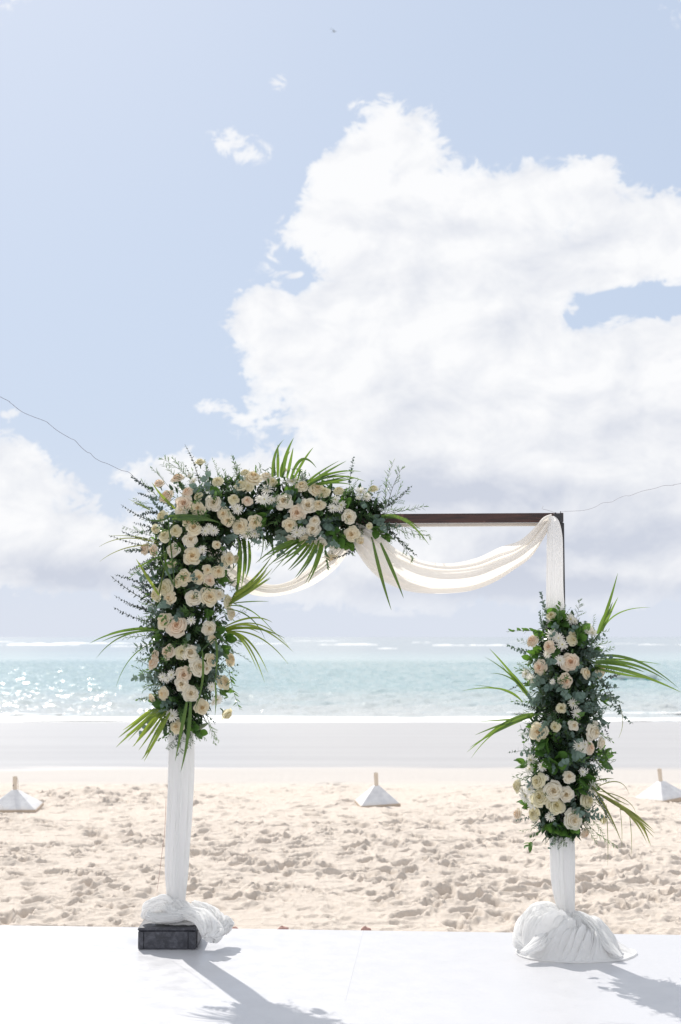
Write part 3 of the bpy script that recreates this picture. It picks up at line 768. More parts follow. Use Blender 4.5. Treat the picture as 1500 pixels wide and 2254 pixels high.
            rr = .028 + (edge - .028) * r + (h + cross) * .35 * math.sin(math.pi * r) + .05 * L * math.sin(math.pi * r) ** 2
            z = max(z, .004 + .010 * abs(mnoise.noise(Vector((ct * 6, st * 6, r * 9)))) * (1 - r) + .004 * (r < 1))
            if i == nr - 1: z = .003
            ring.append(Vector((cx + math.cos(an) * rr, cy + math.sin(an) * rr, z)))
        rings.append(ring)
    mb.grid(rings, closed_v=True)
    def fold(path, radii, flat, seed):
        rows = clampz(rope(path, radii, flat, 6, .26, seed, 90, 120, 2.2), .004); b = mb.grid(rows, closed_v=True); cap_rows(mb, b, 120, 90)
    fold([ay(1262, 2010, 7.50), ay(1235, 2022, 7.42), ay(1208, 2050, 7.34), ay(1178, 2082, 7.26), ay(1152, 2098, 7.20)], [.016, .034, .040, .040, .026], [.8, .8, .75, .6, .4], 2.9)
    fold([ay(1245, 2012, 7.50), ay(1275, 2018, 7.46), ay(1305, 2042, 7.40), ay(1335, 2078, 7.32), ay(1368, 2106, 7.22)], [.016, .034, .040, .034, .012], [.8, .8, .75, .7, .5], 6.3)
    fold([ay(1226, 2008, 7.46), ay(1210, 2002, 7.50), ay(1180, 2012, 7.52), ay(1158, 2040, 7.50), ay(1150, 2072, 7.44), ay(1172, 2096, 7.34)], [.02, .045, .055, .055, .045, .02], [.85] * 6, 9.1)
    mb.obj('cloth_heap', M['drape'], root, off)
    # --- swags
    def swag(rootname, label, top, bot, Y0, Y1, folds, seed, sag=.05):
        Yf_ = lambda i, n: Y0 + .2 + (Y1 - Y0) * i / (n - 1)
        T = [at(p[0], p[1], Yf_(i, len(top)) - (p[2] if len(p) > 2 else 0)) for i, p in enumerate(top)]
        B = [at(p[0], p[1], Yf_(i, len(bot)) - (p[2] if len(p) > 2 else 0)) for i, p in enumerate(bot)]
        def dep(s, t):
            e = math.sin(math.pi * s) ** .6
            w = mnoise.noise(Vector((s * 1.5, t * 1.1, seed)))
            y = 0; z = 0
            for (k, a, ph) in folds:
                q = k * t * math.pi + ph + 1.6 * w + 1.1 * math.sin(s * 3.1 + ph)
                y -= a * math.sin(q * 1.6 + .7 * math.sin(q * 1.6)); z += a * .5 * math.cos(q * 1.6) * math.sin(math.pi * t)
            y -= sag * math.sin(math.pi * t) * e
            y += .006 * mnoise.noise(Vector((s * 4, t * 4, seed + 3)))
            return Vector((0, y * (.25 + .75 * e), z * e * .8))
        root = empty(rootname, (0, 7.5, 0), label, 'drape', 'cloth swags hung under the arch beam')
        mb = MB(); mb.grid(sheet(T, B, dep, 64, 140)); mb.obj('front_fall', M['swag'], root, -root.location)
        def dep2(s, t):
            d = dep(s, 1 - t); return Vector((0, .13 + .03 * math.sin(math.pi * t) - .15 * d.y, 0))
        mb = MB(); c = sum(T, Vector()) / len(T)
        T2 = [a.lerp(b, .10) for a, b in zip(T, B)]; B2 = [a.lerp(b, .86) for a, b in zip(T, B)]
        mb.grid(sheet(T2, B2, dep2, 60, 110)); mb.obj('back_fall', M['swag'], root, -root.location)
    swag('swag', 'wide ivory cloth swag sagging from the bare beam end at the right corner',
         [(785, 1150), (815, 1165), (845, 1186), (880, 1213), (930, 1234), (990, 1240), (1050, 1228), (1100, 1205), (1140, 1192, .0), (1170, 1168), (1195, 1140), (1214, 1131)],
         [(775, 1185), (788, 1218), (815, 1255), (850, 1283), (900, 1302), (960, 1307), (1030, 1302), (1085, 1283), (1130, 1255), (1170, 1225), (1203, 1175), (1217, 1150)], 7.5, 7.42,
         ((2.3, .024, .3), (4.6, .008, 1.2)), 3.1)
    swag('swag', 'smaller ivory swag between the flower column and the hanging palm leaves',
         [(470, 1190), (500, 1225), (530, 1255), (565, 1278), (600, 1287), (640, 1278), (680, 1250), (715, 1222), (745, 1190), (770, 1160)],
         [(450, 1230), (485, 1268), (520, 1295), (560, 1310), (605, 1312), (660, 1300), (705, 1278), (745, 1245), (772, 1205), (785, 1170)], 7.68, 7.60,
         ((2.0, .020, .8), (4.1, .008, .2)), 8.2)
build_cloth()
for o in COL.objects:
    if o.name.startswith(('cloth_', 'front_fall', 'back_fall')):
        o.cycles.shadow_terminator_offset = 0.12; o.cycles.shadow_terminator_geometry_offset = 0.25

# ------------------------------------------------------------------ flowers and foliage templates
def petal_rows(phi, w, R1, ztop, h, curl, nu=6, nv=6, seed=0.0, spiral=.05, tip=.04):
    """one cupped petal: steep wall that ends in a rolled-out lip"""
    rows = []
    for i in range(nv + 1):
        v = i / nv; row = []
        wid = w * (.55 + .45 * min(v * 1.6, 1)) * (1 - .22 * max(0, v - .82) / .18)
        lip = max(0, v - .66) / .34
        for j in range(nu + 1):
            u = -1 + 2 * j / nu; th = phi + u * wid
            wb = mnoise.noise(Vector((u * 1.4, v * 1.6, seed)))
            r = R1 * (.52 + .48 * min(v / .7, 1) ** .7) + curl * lip ** 1.4 * (1 + .5 * wb) + spiral * u + .05 * R1 * wb
            z = ztop - h * (1 - min(v / .8, 1)) - curl * .75 * max(0, v - .82) / .18 + .03 * wb - .10 * h * u * u * v
            if v > .99: r += tip * max(0, 1 - abs(u) * 1.8)
            row.append(Vector((math.cos(th) * r, math.sin(th) * r, z)))
        rows.append(row)
    return rows
def set_core(me, nv, nu, extra=None):
    """'core' = how deep a point lies in the cup of its petal (throat warmer in colour, which also stands in for shade between petals)"""
    a = me.attributes.new('core', 'FLOAT', 'POINT'); n = len(me.vertices)
    a.data.foreach_set('value', (list(extra) + [0.0] * n)[:n])
def rose_meshes(var, mat, openness):
    rs = random.Random(var); mb = MB(); s = var * 3.7; core = []
    def P(*k, nu=6, nv=6, **kw):
        rows = petal_rows(*k, nu, nv, **kw); mb.grid(rows)
        for i, row in enumerate(rows):
            for p in row: core.append(min(1, max(0, (1 - i / nv) * 1.1 + .35 * (1 - math.hypot(p.x, p.y) / .5))))
    # tight spiral heart
    rows = []; nn = 44
    for lay in range(5):
        f = lay / 4; row = []
        for j in range(nn):
            q = j / (nn - 1); th = q * 2 * math.pi * 2.1 + rs.random() * .02; r = .03 + .17 * q
            row.append(Vector((math.cos(th) * (r + .025 * f), math.sin(th) * (r + .025 * f), .62 + .30 * f - .10 * q + .02 * math.sin(3 * th))))
            core.append(.95 - .45 * f)
        rows.append(row)
    mb.grid(rows)
    o = openness
    ph = rs.random() * 6
    for (n, R1, zt, h, cu, w) in ((3, .23, .90, .42, .045, 1.35), (4, .33 * o, .87, .44, .065, 1.05), (5, .44 * o, .80, .45, .085, .90), (5, .57 * o, .69, .45, .12, .84)):
        ph += 1.1
        for k in range(n): P(ph + k * 2 * math.pi / n + rs.uniform(-.15, .15), w, R1 * rs.uniform(.95, 1.05), zt + rs.uniform(-.03, .02), h, cu * rs.uniform(.8, 1.3), seed=s + k + R1 * 50)
    # throat floor and hip
    fl = []
    for i in range(5):
        r = .62 * o * i / 4; fl.append([Vector((math.cos(a) * r, math.sin(a) * r, .66 - .35 * (i / 4) ** 2)) for a in [2 * math.pi * k / 16 for k in range(16)]]); core += [.9 - .3 * i / 4] * 16
    mb.grid(fl, closed_v=True)
    b = len(mb.v)
    mb.tube([(0, 0, -.5), (0, 0, -.12), (0, 0, .0), (0, 0, .12)], [.05, .08, .22, .30], 8, 1)
    me = mb.mesh('rose', [mat, M['leaf']]); set_core(me, 0, 0, core)
    outs = []
    for k in range(3):
        q = MB(); rows = petal_rows(0, .86, .70 * o, .56 - .03 * k, .46, .17 + .04 * k, 7, 7, seed=s + k + 50, tip=.07); q.grid(rows)
        m2 = q.mesh('petal', mat); set_core(m2, 0, 0, [min(1, (1 - i / 7) * .9) for i, row in enumerate(rows) for p in row]); outs.append(m2)
    return me, outs
ROSES = {}
for key, mt in (('c', 'rose_c'), ('p', 'rose_p'), ('y', 'rose_y'), ('w', 'rose_w')):
    ROSES[key] = [rose_meshes(i + ord(key) % 7 * 10, M[mt], op) for i, op in enumerate((1.0, .94, .78))]
def daisy_mesh(var):
    rs = random.Random(100 + var); mb = MB()
    for L, (n, el, ln) in enumerate(((15, .18, 1.0), (13, .45, .88), (10, .85, .66), (7, 1.15, .42))):
        for k in range(n):
            a = 2 * math.pi * (k + rs.uniform(-.25, .25)) / n + L * .3; e = el + rs.uniform(-.15, .15); l = ln * rs.uniform(.82, 1.1)
            d = Vector((math.cos(a) * math.cos(e), math.sin(a) * math.cos(e), math.sin(e))); sd = Vector((-math.sin(a), math.cos(a), 0))
            up = sd.cross(d) * -1
            rows = []
            for v, w in ((.06, .03), (.35, .075), (.7, .085), (.93, .055), (1.0, .015)):
                c = d * l * v + up * (.22 * v * v - .15 * v) * -l * .8
                rows.append([c - sd * w + up * .02, c, c + sd * w + up * .02])
            mb.grid(rows)
    me = mb.mesh('daisy', M['daisy']); set_core(me, 0, 0, [])
    return me
DAISIES = [daisy_mesh(i) for i in range(3)]
def center_mesh():
    mb = MB(); rows = []
    for i in range(5):
        e = i / 4 * math.pi / 2
        rows.append([Vector((math.cos(a) * math.cos(e) * .17, math.sin(a) * math.cos(e) * .17, .12 + .13 * math.sin(e))) for a in [2 * math.pi * j / 10 for j in range(10)]])
    mb.grid(rows, closed_v=True); return mb.mesh('flower_center', M['dcen'])
CENTER = center_mesh()
def leaf_grid(mb, base, d, up, L, W, bend=.2, nu=4, nv=5, fold=.12, shape='ell', m=0):
    d = d.normalized(); sd = d.cross(up)
    sd = sd.normalized() if sd.length > 1e-4 else d.orthogonal().normalized(); up = sd.cross(d).normalized()
    rows = []
    for i in range(nv + 1):
        v = i / nv
        w = W * (math.sin(math.pi * min(max(v, .0), 1) ** (.8 if shape == 'ell' else .62)) ** (.75 if shape == 'ell' else .5) if 0 < v < 1 else .04)
        c = base + d * L * v - up * bend * L * v * v
        rows.append([c + sd * w * u + up * fold * abs(u) * W for u in [-1 + 2 * j / nu for j in range(nu + 1)]])
    mb.grid(rows, m)
def sprig_curve(L, bend, seed, n=12):
    rs = random.Random(seed); a = rs.uniform(-1, 1) * bend; b = rs.uniform(-1, 1) * bend
    return [Vector((a * L * (i / n) ** 2, b * L * (i / n) ** 2, L * i / n)) for i in range(n + 1)]
def euc_sprig(seed, mat, lr=.055, n=13, rnd=.9):
    rs = random.Random(seed); mb = MB(); C = sprig_curve(1, .22, seed, 16); mb.tube(C, [.010 * (1 - .7 * i / 16) for i in range(17)], 5, 1)
    for k in range(n):
        f = .08 + .9 * k / (n - 1); p = C[int(f * 16)]; az = k * 1.57 + rs.uniform(-.4, .4); sz = lr * (1.15 - .6 * f) * rs.uniform(.8, 1.15)
        for q in (0, math.pi):
            d = Vector((math.cos(az + q), math.sin(az + q), rs.uniform(.2, .9)))
            leaf_grid(mb, p, d, Vector((0, 0, 1)), sz * 2, sz * rnd, rs.uniform(-.1, .3), 2, 4, .1, 'round')
    return mb.mesh('eucalyptus_sprig', [mat, M['stem']])
def fern_sprig(seed, mat, nb=11, needle=.17, w=.011):
    rs = random.Random(seed); mb = MB(); C = sprig_curve(1, .25, seed, 14); mb.tube(C, [.008 * (1 - .7 * i / 14) for i in range(15)], 4, 1)
    for k in range(nb * 3):
        f = .05 + .93 * k / (nb * 3 - 1); p = C[min(int(f * 14), 13)].lerp(C[min(int(f * 14) + 1, 14)], f * 14 % 1); az = k * 2.4 + rs.uniform(-.4, .4)
        d = Vector((math.cos(az), math.sin(az), rs.uniform(.6, 1.4)))
        leaf_grid(mb, p, d, Vector((0, 0, 1)), needle * rs.uniform(.7, 1.2) * (1.1 - .4 * f), w, rs.uniform(-.15, .2), 1, 3, 0)
    return mb.mesh('fern_sprig', [mat, M['stem']])
def feather_sprig(seed, mat):
    """branched wispy spray"""
    rs = random.Random(seed); mb = MB(); C = sprig_curve(1, .2, seed, 12); mb.tube(C, [.007 * (1 - .7 * i / 12) for i in range(13)], 4, 1)
    for k in range(9):
        f = .25 + .7 * k / 8; p = C[int(f * 12)]; az = rs.choice((0, math.pi)) + rs.uniform(-.8, .8); L = (.42 - .3 * f) * rs.uniform(.8, 1.2)
        d = Vector((math.cos(az) * .6, math.sin(az) * .6, 1)).normalized(); q = [p + d * L * i / 5 - Vector((0, 0, .05)) * (i / 5) ** 2 for i in range(6)]
        mb.tube(q, [.004 - .0005 * i for i in range(6)], 3, 1)
        for i in range(14):
            pp = q[0].lerp(q[-1], (i + 1) / 14); a2 = i * 2.4
            leaf_grid(mb, pp, d + Vector((math.cos(a2), math.sin(a2), 0)) * .55, Vector((0, 0, 1)), .065, .006, 0, 1, 2, 0)
    return mb.mesh('feathery_sprig', [mat, M['stem']])
def ruscus_sprig(seed, mat):
    rs = random.Random(seed); mb = MB(); C = sprig_curve(1, .25, seed, 14); mb.tube(C, [.010 * (1 - .7 * i / 14) for i in range(15)], 5, 1)
    for k in range(16):
        f = .1 + .88 * k / 15; p = C[int(f * 14)]; az = (k % 2) * math.pi + rs.uniform(-.6, .6)
        d = Vector((math.cos(az), math.sin(az), rs.uniform(.7, 1.2)))
        leaf_grid(mb, p, d, Vector((0, 0, 1)), .21 * (1.1 - .5 * f), .040 * (1.1 - .4 * f), rs.uniform(-.1, .25), 2, 4, .15)
    return mb.mesh('ruscus_sprig', [mat, M['stem']])
EUC = [euc_sprig(i, M['euc']) for i in range(4)]; EUCD = [euc_sprig(i + 20, M['eucd'], .042, 17, .8) for i in range(4)]
EUCB = [euc_sprig(i + 60, M['euc'], .115, 8, .95) for i in range(3)]
FERN = [fern_sprig(i, M['fern']) for i in range(4)]; FERNL = [fern_sprig(i + 40, M['leaf'], 12, .15, .012) for i in range(2)]
FEA = [feather_sprig(i, M['fern']) for i in range(3)]; RUS = [ruscus_sprig(i, M['leaf']) for i in range(3)]
def big_leaf(seed):
    rs = random.Random(seed); mb = MB(); leaf_grid(mb, Vector((0, 0, 0)), Vector((0, 0, 1)), Vector((0, -1, 0)), 1, .30 + .06 * rs.random(), rs.uniform(.05, .3), 4, 6, .12)
    return mb.mesh('leaf', M['leaf'])
BIGL = [big_leaf(i) for i in range(3)]
def stem_mesh():
    mb = MB(); mb.tube([(0, 0, 0), (0.02, 0, .5), (0, 0, 1)], [.03, .025, .015], 5); return mb.mesh('leafy_sprig', M['stem'])
STEM = stem_mesh()

def quat_to(d, roll=None, rs=random):
    q = Vector(d).normalized().to_track_quat('Z', 'Y')
    return q @ Quaternion((0, 0, 1), rs.uniform(0, 2 * math.pi) if roll is None else roll)

def curve_strip(mb, pts, width, roll, fold=.18, n=14, m=0, flip=0):
    """long narrow leaf along a quadratic curve"""
    p0, p1, p2 = pts; rows = []
    for i in range(n + 1):
        t = i / n; c = p0 * (1 - t) ** 2 + p1 * 2 * t * (1 - t) + p2 * t * t
        d = ((p1 - p0) * (1 - t) + (p2 - p1) * t).normalized()
        w = width * (.55 + .45 * min(t * 4, 1)) * (1 - max(0, t - .45) / .55) ** .75 + .0004
        view = Vector((0, -1, 0)); sd = d.cross(view)
        sd = sd.normalized() if sd.length > 1e-3 else Vector((1, 0, 0)); nm = sd.cross(d).normalized()
        a = roll + flip * t; s2 = sd * math.cos(a) + nm * math.sin(a); n2 = s2.cross(d)
        rows.append([c - s2 * w + n2 * w * fold, c - s2 * w * .5 + n2 * w * fold * .4, c, c + s2 * w * .5 + n2 * w * fold * .4, c + s2 * w + n2 * w * fold])
    mb.grid(rows, m)

class Arrangement:
    def __init__(s, name, label, axis, Yp, base, seed):
        s.rs = random.Random(seed); s.Yp = Yp; s.axis = axis   # [(px,py,R px)]
        s.root = empty(name, base, label, 'floral arrangement'); s.off = Vector(base)
    def near(s, x, y):
        best = None
        for (a, b) in zip(s.axis[:-1], s.axis[1:]):
            dx, dy = b[0] - a[0], b[1] - a[1]; t = ((x - a[0]) * dx + (y - a[1]) * dy) / (dx * dx + dy * dy); t = min(max(t, 0), 1)
            cx, cy, r = a[0] + dx * t, a[1] + dy * t, a[2] + (b[2] - a[2]) * t
            q = math.hypot(x - cx, y - cy)
            if best is None or q / r < best[0] / best[3]: best = (q, cx, cy, r)
        return best
    def surf(s, x, y, lift=0.0):
        q, cx, cy, r = s.near(x, y)
        k = min(q / r, 1.0); dep = math.sqrt(max(1 - k * k, 0)) * r / 412 * .78
        p = at(x, y, s.Yp - dep - lift)
        n = Vector(((x - cx) / r * .9, -max(math.sqrt(max(1 - k * k, 0)), .25) - .15, -(y - cy) / r * .9))
        return p, n.normalized()
    def rose(s, x, y, d, key, var=None, side=None):
        rs = s.rs; p, n = s.surf(x, y, .01)
        n = (n + Vector((rs.uniform(-.28, .28), 0, rs.uniform(-.12, .38)))).normalized()
        if side is not None: n = Vector((side[0], -.35, side[1])).normalized()
        var = rs.choice((0, 0, 1, 1, 2)) if var is None else var
        me, outs = ROSES[key][var]
        sc_ = d / 412 * .5 / (.88 if var < 2 else .72)
        q = quat_to(n, rs=rs)
        loc = p - s.off - n * sc_ * .35
        r = link('rose', me, s.root, loc, q, sc_)
        if d > 15:
            k = 4
            for i in range(k):
                c = link('petal', rs.choice(outs), r, (0, 0, 0), Quaternion((0, 0, 1), i * 2 * math.pi / k + rs.uniform(-.25, .25)), rs.uniform(.93, 1.06))
    def daisy(s, x, y, d):
        rs = s.rs; p, n = s.surf(x, y, .015); n = (n + Vector((rs.uniform(-.35, .35), 0, rs.uniform(-.1, .4)))).normalized()
        sc_ = d / 412 * .5; r = link('daisy', rs.choice(DAISIES), s.root, p - s.off, quat_to(n, rs=rs), sc_)
        link('flower_center', CENTER, r)
    def sprig(s, name, me, a, b, ya=0.0, yb=0.0, tag_=None):
        """from pixel a to pixel b with depth offsets towards camera"""
        p = at(a[0], a[1], s.Yp - ya); q = at(b[0], b[1], s.Yp - yb); d = q - p
        return link(name, me, s.root, p - s.off, quat_to(d, rs=s.rs), d.length)
    def bigleaves(s, x, y, size, n=6, dirn=None):
        rs = s.rs; p, nn = s.surf(x, y, -.01)
        if dirn: nn = (Vector((dirn[0], -.3, dirn[1]))).normalized()
        L = size / 412
        st = link('leafy_sprig', STEM, s.root, p - s.off - nn * L * .9, quat_to(nn, rs=rs), L)
        for k in range(n):
            a = k * 2.399 + rs.uniform(-.3, .3); e = rs.uniform(.35, .9) + .25 * (k > n - 3)
            d = Vector((math.cos(a) * math.cos(e), math.sin(a) * math.cos(e), math.sin(e)))
            f = .45 + .55 * k / n
            lq = d.to_track_quat('Z', 'Y') @ Quaternion((0, 0, 1), rs.uniform(-.5, .5))
            link('leaf', rs.choice(BIGL), st, (0, 0, f), lq, rs.uniform(.75, 1.05) * .82)
    def frond(s, mat, specs, stem=None, dep=(.12, .12)):
        """specs: list of (base, ctrl, tip, widthpx, tipdepth); one frond with separate leaflets"""
        rs = s.rs; mb = MB()
        S = stem or [(specs[0][0][0], specs[0][0][1]), (specs[-1][0][0], specs[-1][0][1])]
        pts = [at(q[0], q[1], s.Yp - dep[0]) for q in S]
        if (pts[-1] - pts[0]).length < .01: pts[-1] = pts[0] + Vector((.0, .02, .02))
        mb.tube(cat(pts, 8), [.004] * 8, 5)
        f = link('palm_frond', mb.mesh('palm_frond', M[mat]), s.root, -s.off)
        for (b, c, t, w, td) in specs:
            q = MB(); m_ = rs.uniform(-.03, .03)
            b3 = at(b[0], b[1], s.Yp - dep[0] + m_); c3 = at(c[0], c[1], s.Yp - (dep[0] * .45 + td * .55) - .03 + m_); t3 = at(t[0], t[1], s.Yp - td + m_)
            curve_strip(q, (b3, c3, t3), w / 412 / 2 * .82, rs.uniform(-.7, .7), flip=rs.uniform(-.8, .8))
            link('leaflet', q.mesh('leaflet', M[mat]), f)
    def fan(s, mat, b0, b1, c0, c1, t0, t1, n, w=7, dep=(.12, .12), td=(.05, .3), jit=6, mids=None):
        rs = s.rs; sp_ = []
        for i in range(n):
            f = i / (n - 1) if n > 1 else 0
            L = lambda A, B, j=0: (A[0] + (B[0] - A[0]) * f + rs.uniform(-j, j), A[1] + (B[1] - A[1]) * f + rs.uniform(-j, j))
            sp_.append((L(b0, b1), L(c0, c1, jit), L(t0, t1, jit * 1.5), w * rs.uniform(.75, 1.15), rs.uniform(*td)))
        s.frond(mat, sp_, [b0, b1], dep)
    def filler(s, N, types, rlo=.35, rhi=1.0, front=.72, lenr=(.5, .9)):
        rs = s.rs; seg = []; tot = 0
        for (a, b) in zip(s.axis[:-1], s.axis[1:]):
            l = math.hypot(b[0] - a[0], b[1] - a[1]); seg.append((tot, l, a, b)); tot += l
        for i in range(N):
            q = (i + rs.random()) / N * tot
            for (t0, l, a, b) in seg:
                if q <= t0 + l + 1e-6: break
            f = (q - t0) / l; cx, cy, r = a[0] + (b[0] - a[0]) * f, a[1] + (b[1] - a[1]) * f, a[2] + (b[2] - a[2]) * f
            ax_ = Vector((b[0] - a[0], 0, -(b[1] - a[1]))).normalized(); sd = Vector((ax_.z, 0, -ax_.x))
            th = rs.uniform(0, 2 * math.pi)
            if rs.random() < front: th = rs.uniform(math.pi * .95, math.pi * 2.05)
            rad = (sd * math.cos(th) + Vector((0, 1, 0)) * math.sin(th) * .85)
            ends = ax_ * ((1.2 if q > tot * .97 else 0) - (1.2 if q < tot * .03 else 0))
            d = (rad + ax_ * rs.uniform(-.7, .7) + ends + Vector((0, 0, rs.uniform(-.1, .35)))).normalized()
            Rm = r / 412; st = at(cx, cy, s.Yp) + rad * Rm * rs.uniform(.05, .35); L = Rm * rs.uniform(*lenr)
            name, meshes = rs.choices([t[:2] for t in types], [t[2] for t in types])[0]
            link(name, rs.choice(meshes), s.root, st - s.off, quat_to(d, rs=rs), L)
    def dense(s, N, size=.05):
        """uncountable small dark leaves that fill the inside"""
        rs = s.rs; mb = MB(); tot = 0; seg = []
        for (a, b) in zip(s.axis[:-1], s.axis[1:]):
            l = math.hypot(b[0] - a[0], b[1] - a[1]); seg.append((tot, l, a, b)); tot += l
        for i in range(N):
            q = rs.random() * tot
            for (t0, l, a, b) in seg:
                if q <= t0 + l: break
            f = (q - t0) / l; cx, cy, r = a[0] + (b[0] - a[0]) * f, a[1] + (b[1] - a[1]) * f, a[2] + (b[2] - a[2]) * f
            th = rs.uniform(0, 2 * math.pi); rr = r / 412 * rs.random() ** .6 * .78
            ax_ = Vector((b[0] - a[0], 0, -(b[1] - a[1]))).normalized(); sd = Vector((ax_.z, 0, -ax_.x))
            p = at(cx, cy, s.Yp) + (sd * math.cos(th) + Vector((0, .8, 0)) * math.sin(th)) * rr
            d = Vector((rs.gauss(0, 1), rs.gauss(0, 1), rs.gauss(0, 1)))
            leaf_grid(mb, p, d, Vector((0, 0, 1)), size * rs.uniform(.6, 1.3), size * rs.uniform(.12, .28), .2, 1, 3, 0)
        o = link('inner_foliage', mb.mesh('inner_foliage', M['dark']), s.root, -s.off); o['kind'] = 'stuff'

def T(o, k, pts):   # crop coordinates -> photo coordinates
    return [(o[0] + x / k, o[1] + y / k, d / k) + tuple(r) for (x, y, d, *r) in pts]

def build_left():
    axis = [(402, 1600, 54), (405, 1500, 94), (412, 1380, 102), (418, 1250, 106), (418, 1150, 112), (470, 1120, 96), (600, 1118, 88), (720, 1134, 86), (835, 1138, 66)]
    A = Arrangement('floral_arrangement', 'large L-shaped arrangement of cream roses, daisies and greenery over the left post and beam', axis, 7.79, (XL, 7.79, .9), 5)
    A.dense(7600, .055)
    roses = T((200, 950), 3.571, [(860,245,75,'y',2),(685,370,100,'p'),(540,415,85,'p',2),(600,510,110,'p'),(765,478,95,'p',1),(735,570,112,'p'),(715,630,90,'w'),(845,605,105,'c'),(850,510,72,'y'),(965,560,115,'w',0),(1000,395,85,'y'),
        (1275,370,120,'c'),(1180,425,95,'y'),(1215,325,75,'y'),(1232,547,82,'p',1),(1125,535,80,'y'),(1050,650,95,'c'),(1080,695,90,'c'),(565,665,90,'y'),(585,820,85,'y',2),(510,765,65,'y',2),(675,780,90,'y'),(810,760,105,'c'),(785,850,110,'w',1),(800,980,122,'c',0),
        (650,930,95,'w'),(430,925,95,'p'),(500,935,90,'p'),(1080,1000,105,'c'),(990,890,60,'c',2),(1000,1100,95,'c'),(915,1085,70,'c'),(735,1145,112,'c',0),(680,1185,80,'y'),(845,1145,95,'c'),(930,1170,88,'p',1),(1175,745,108,'c',0),(1290,712,98,'c'),
        (590,1225,110,'y'),(515,1285,90,'y'),(630,1310,95,'c'),(812,1308,118,'w',0),(925,1300,130,'c',0),(1005,1285,85,'w'),(1075,1335,95,'y'),(640,1040,62,'y',2),(1140,1000,60,'y',2),(760,715,70,'c'),(1240,440,80,'y')])
    roses += T((560, 950), 3.75, [(245,320,60,'y',2),(395,455,95,'c'),(515,480,118,'c',0),(580,505,100,'y'),(700,495,95,'y',1),(245,575,120,'w'),(355,670,130,'p',1),(440,615,125,'w'),(535,610,100,'c'),(290,770,105,'c'),(485,805,115,'w'),(500,740,85,'w'),
        (295,895,98,'w',1),(430,900,100,'c'),(550,920,90,'w'),(780,705,110,'w',0),(808,845,115,'c',1),(985,475,80,'y'),(935,940,110,'p'),(640,1030,95,'c'),(880,900,70,'c'),(1060,780,50,'y',2),(950,780,50,'y',2),(100,380,95,'w'),(150,420,80,'y')])
    roses += T((190, 1300), 3.261, [(565,220,112,'c',1),(655,255,130,'p',0),(880,270,100,'w',1),(1035,165,90,'w'),(690,440,100,'y'),(745,450,112,'w'),(590,445,90,'p'),(500,465,65,'p',2),(485,525,80,'p'),(895,500,90,'c',1),(808,550,118,'w',0),(1030,495,95,'c'),
        (700,600,108,'p',1),(690,670,90,'w'),(750,740,110,'w',0),(980,660,105,'c'),(560,740,90,'c'),(475,770,60,'c'),(830,840,100,'c'),(655,980,95,'c'),(1005,880,90,'y',2),(905,350,60,'c'),(860,560,60,'w',2)])
    for r in roses: A.rose(r[0], r[1], r[2] * 1.13, r[3], r[4] if len(r) > 4 else None)
    ds = T((200, 950), 3.571, [(810,395,95),(780,350,60),(1155,610,95),(1125,585,60),(900,785,90),(965,780,95),(930,750,70),(1225,800,100),(1290,800,95),(1250,765,80),(880,930,85),(1020,1265,65),(1050,960,50)])
    ds += T((560, 950), 3.75, [(105,480,110),(85,560,115),(145,570,90),(40,560,80),(310,415,115),(350,400,70),(670,565,95),(720,610,95),(645,635,95),(700,640,80),(880,500,110),(925,540,95),(860,550,60),(355,830,115),(400,815,80),(640,955,65),(320,800,60)])
    ds += T((190, 1300), 3.261, [(755,215,75),(550,620,75),(615,605,85),(585,640,60),(900,690,75),(940,780,95),(915,800,60),(620,900,110),(600,880,60)])
    for r in ds: A.daisy(r[0], r[1], r[2] * 1.05)
    types = [('fern_sprig', FERN, 5), ('fern_sprig', FERNL, 1.2), ('eucalyptus_sprig', EUC, 1.6), ('eucalyptus_sprig', EUCB, 1.6), ('ruscus_sprig', RUS, 1.6), ('feathery_sprig', FEA, .8)]
    A.filler(640, types, lenr=(.55, 1.02))
    # outward eucalyptus on the left side and elsewhere
    for a, b in [((440,1065),(422,972)),((340,1078),(293,1066)),((360,1155),(262,1131)),((370,1172),(288,1146)),((345,1205),(242,1194)),((345,1212),(262,1209)),((350,1225),(277,1243)),((350,1335),(236,1287)),((350,1345),(248,1336)),((340,1318),(280,1285)),
                 ((345,1370),(245,1362)),((345,1318),(298,1281)),((340,1120),(290,1108)),((335,1165),(300,1180)),((850,1115),(905,1080)),((850,1160),(910,1221)),((790,1203),(735,1244)),((825,1185),(819,1226)),((345,1235),(300,1262)),((350,1130),(300,1120)),((340,1350),(270,1325)),((345,1100),(296,1080)),((335,1190),(262,1180)),((340,1295),(262,1262)),((345,1255),(290,1240)),((350,1475),(300,1450))]:
        A.sprig('eucalyptus_sprig', A.rs.choice(EUCD), a, b, .03, A.rs.uniform(-.05, .2))
    for a, b in [((530,1065),(508,1005)),((565,1062),(560,1022)),((715,1205),(722,1262)),((600,1190),(606,1225)),((345,1470),(300,1480)),((505,1475),(515,1560))]:
        A.sprig('ruscus_sprig', A.rs.choice(RUS), a, b, .08, .15)
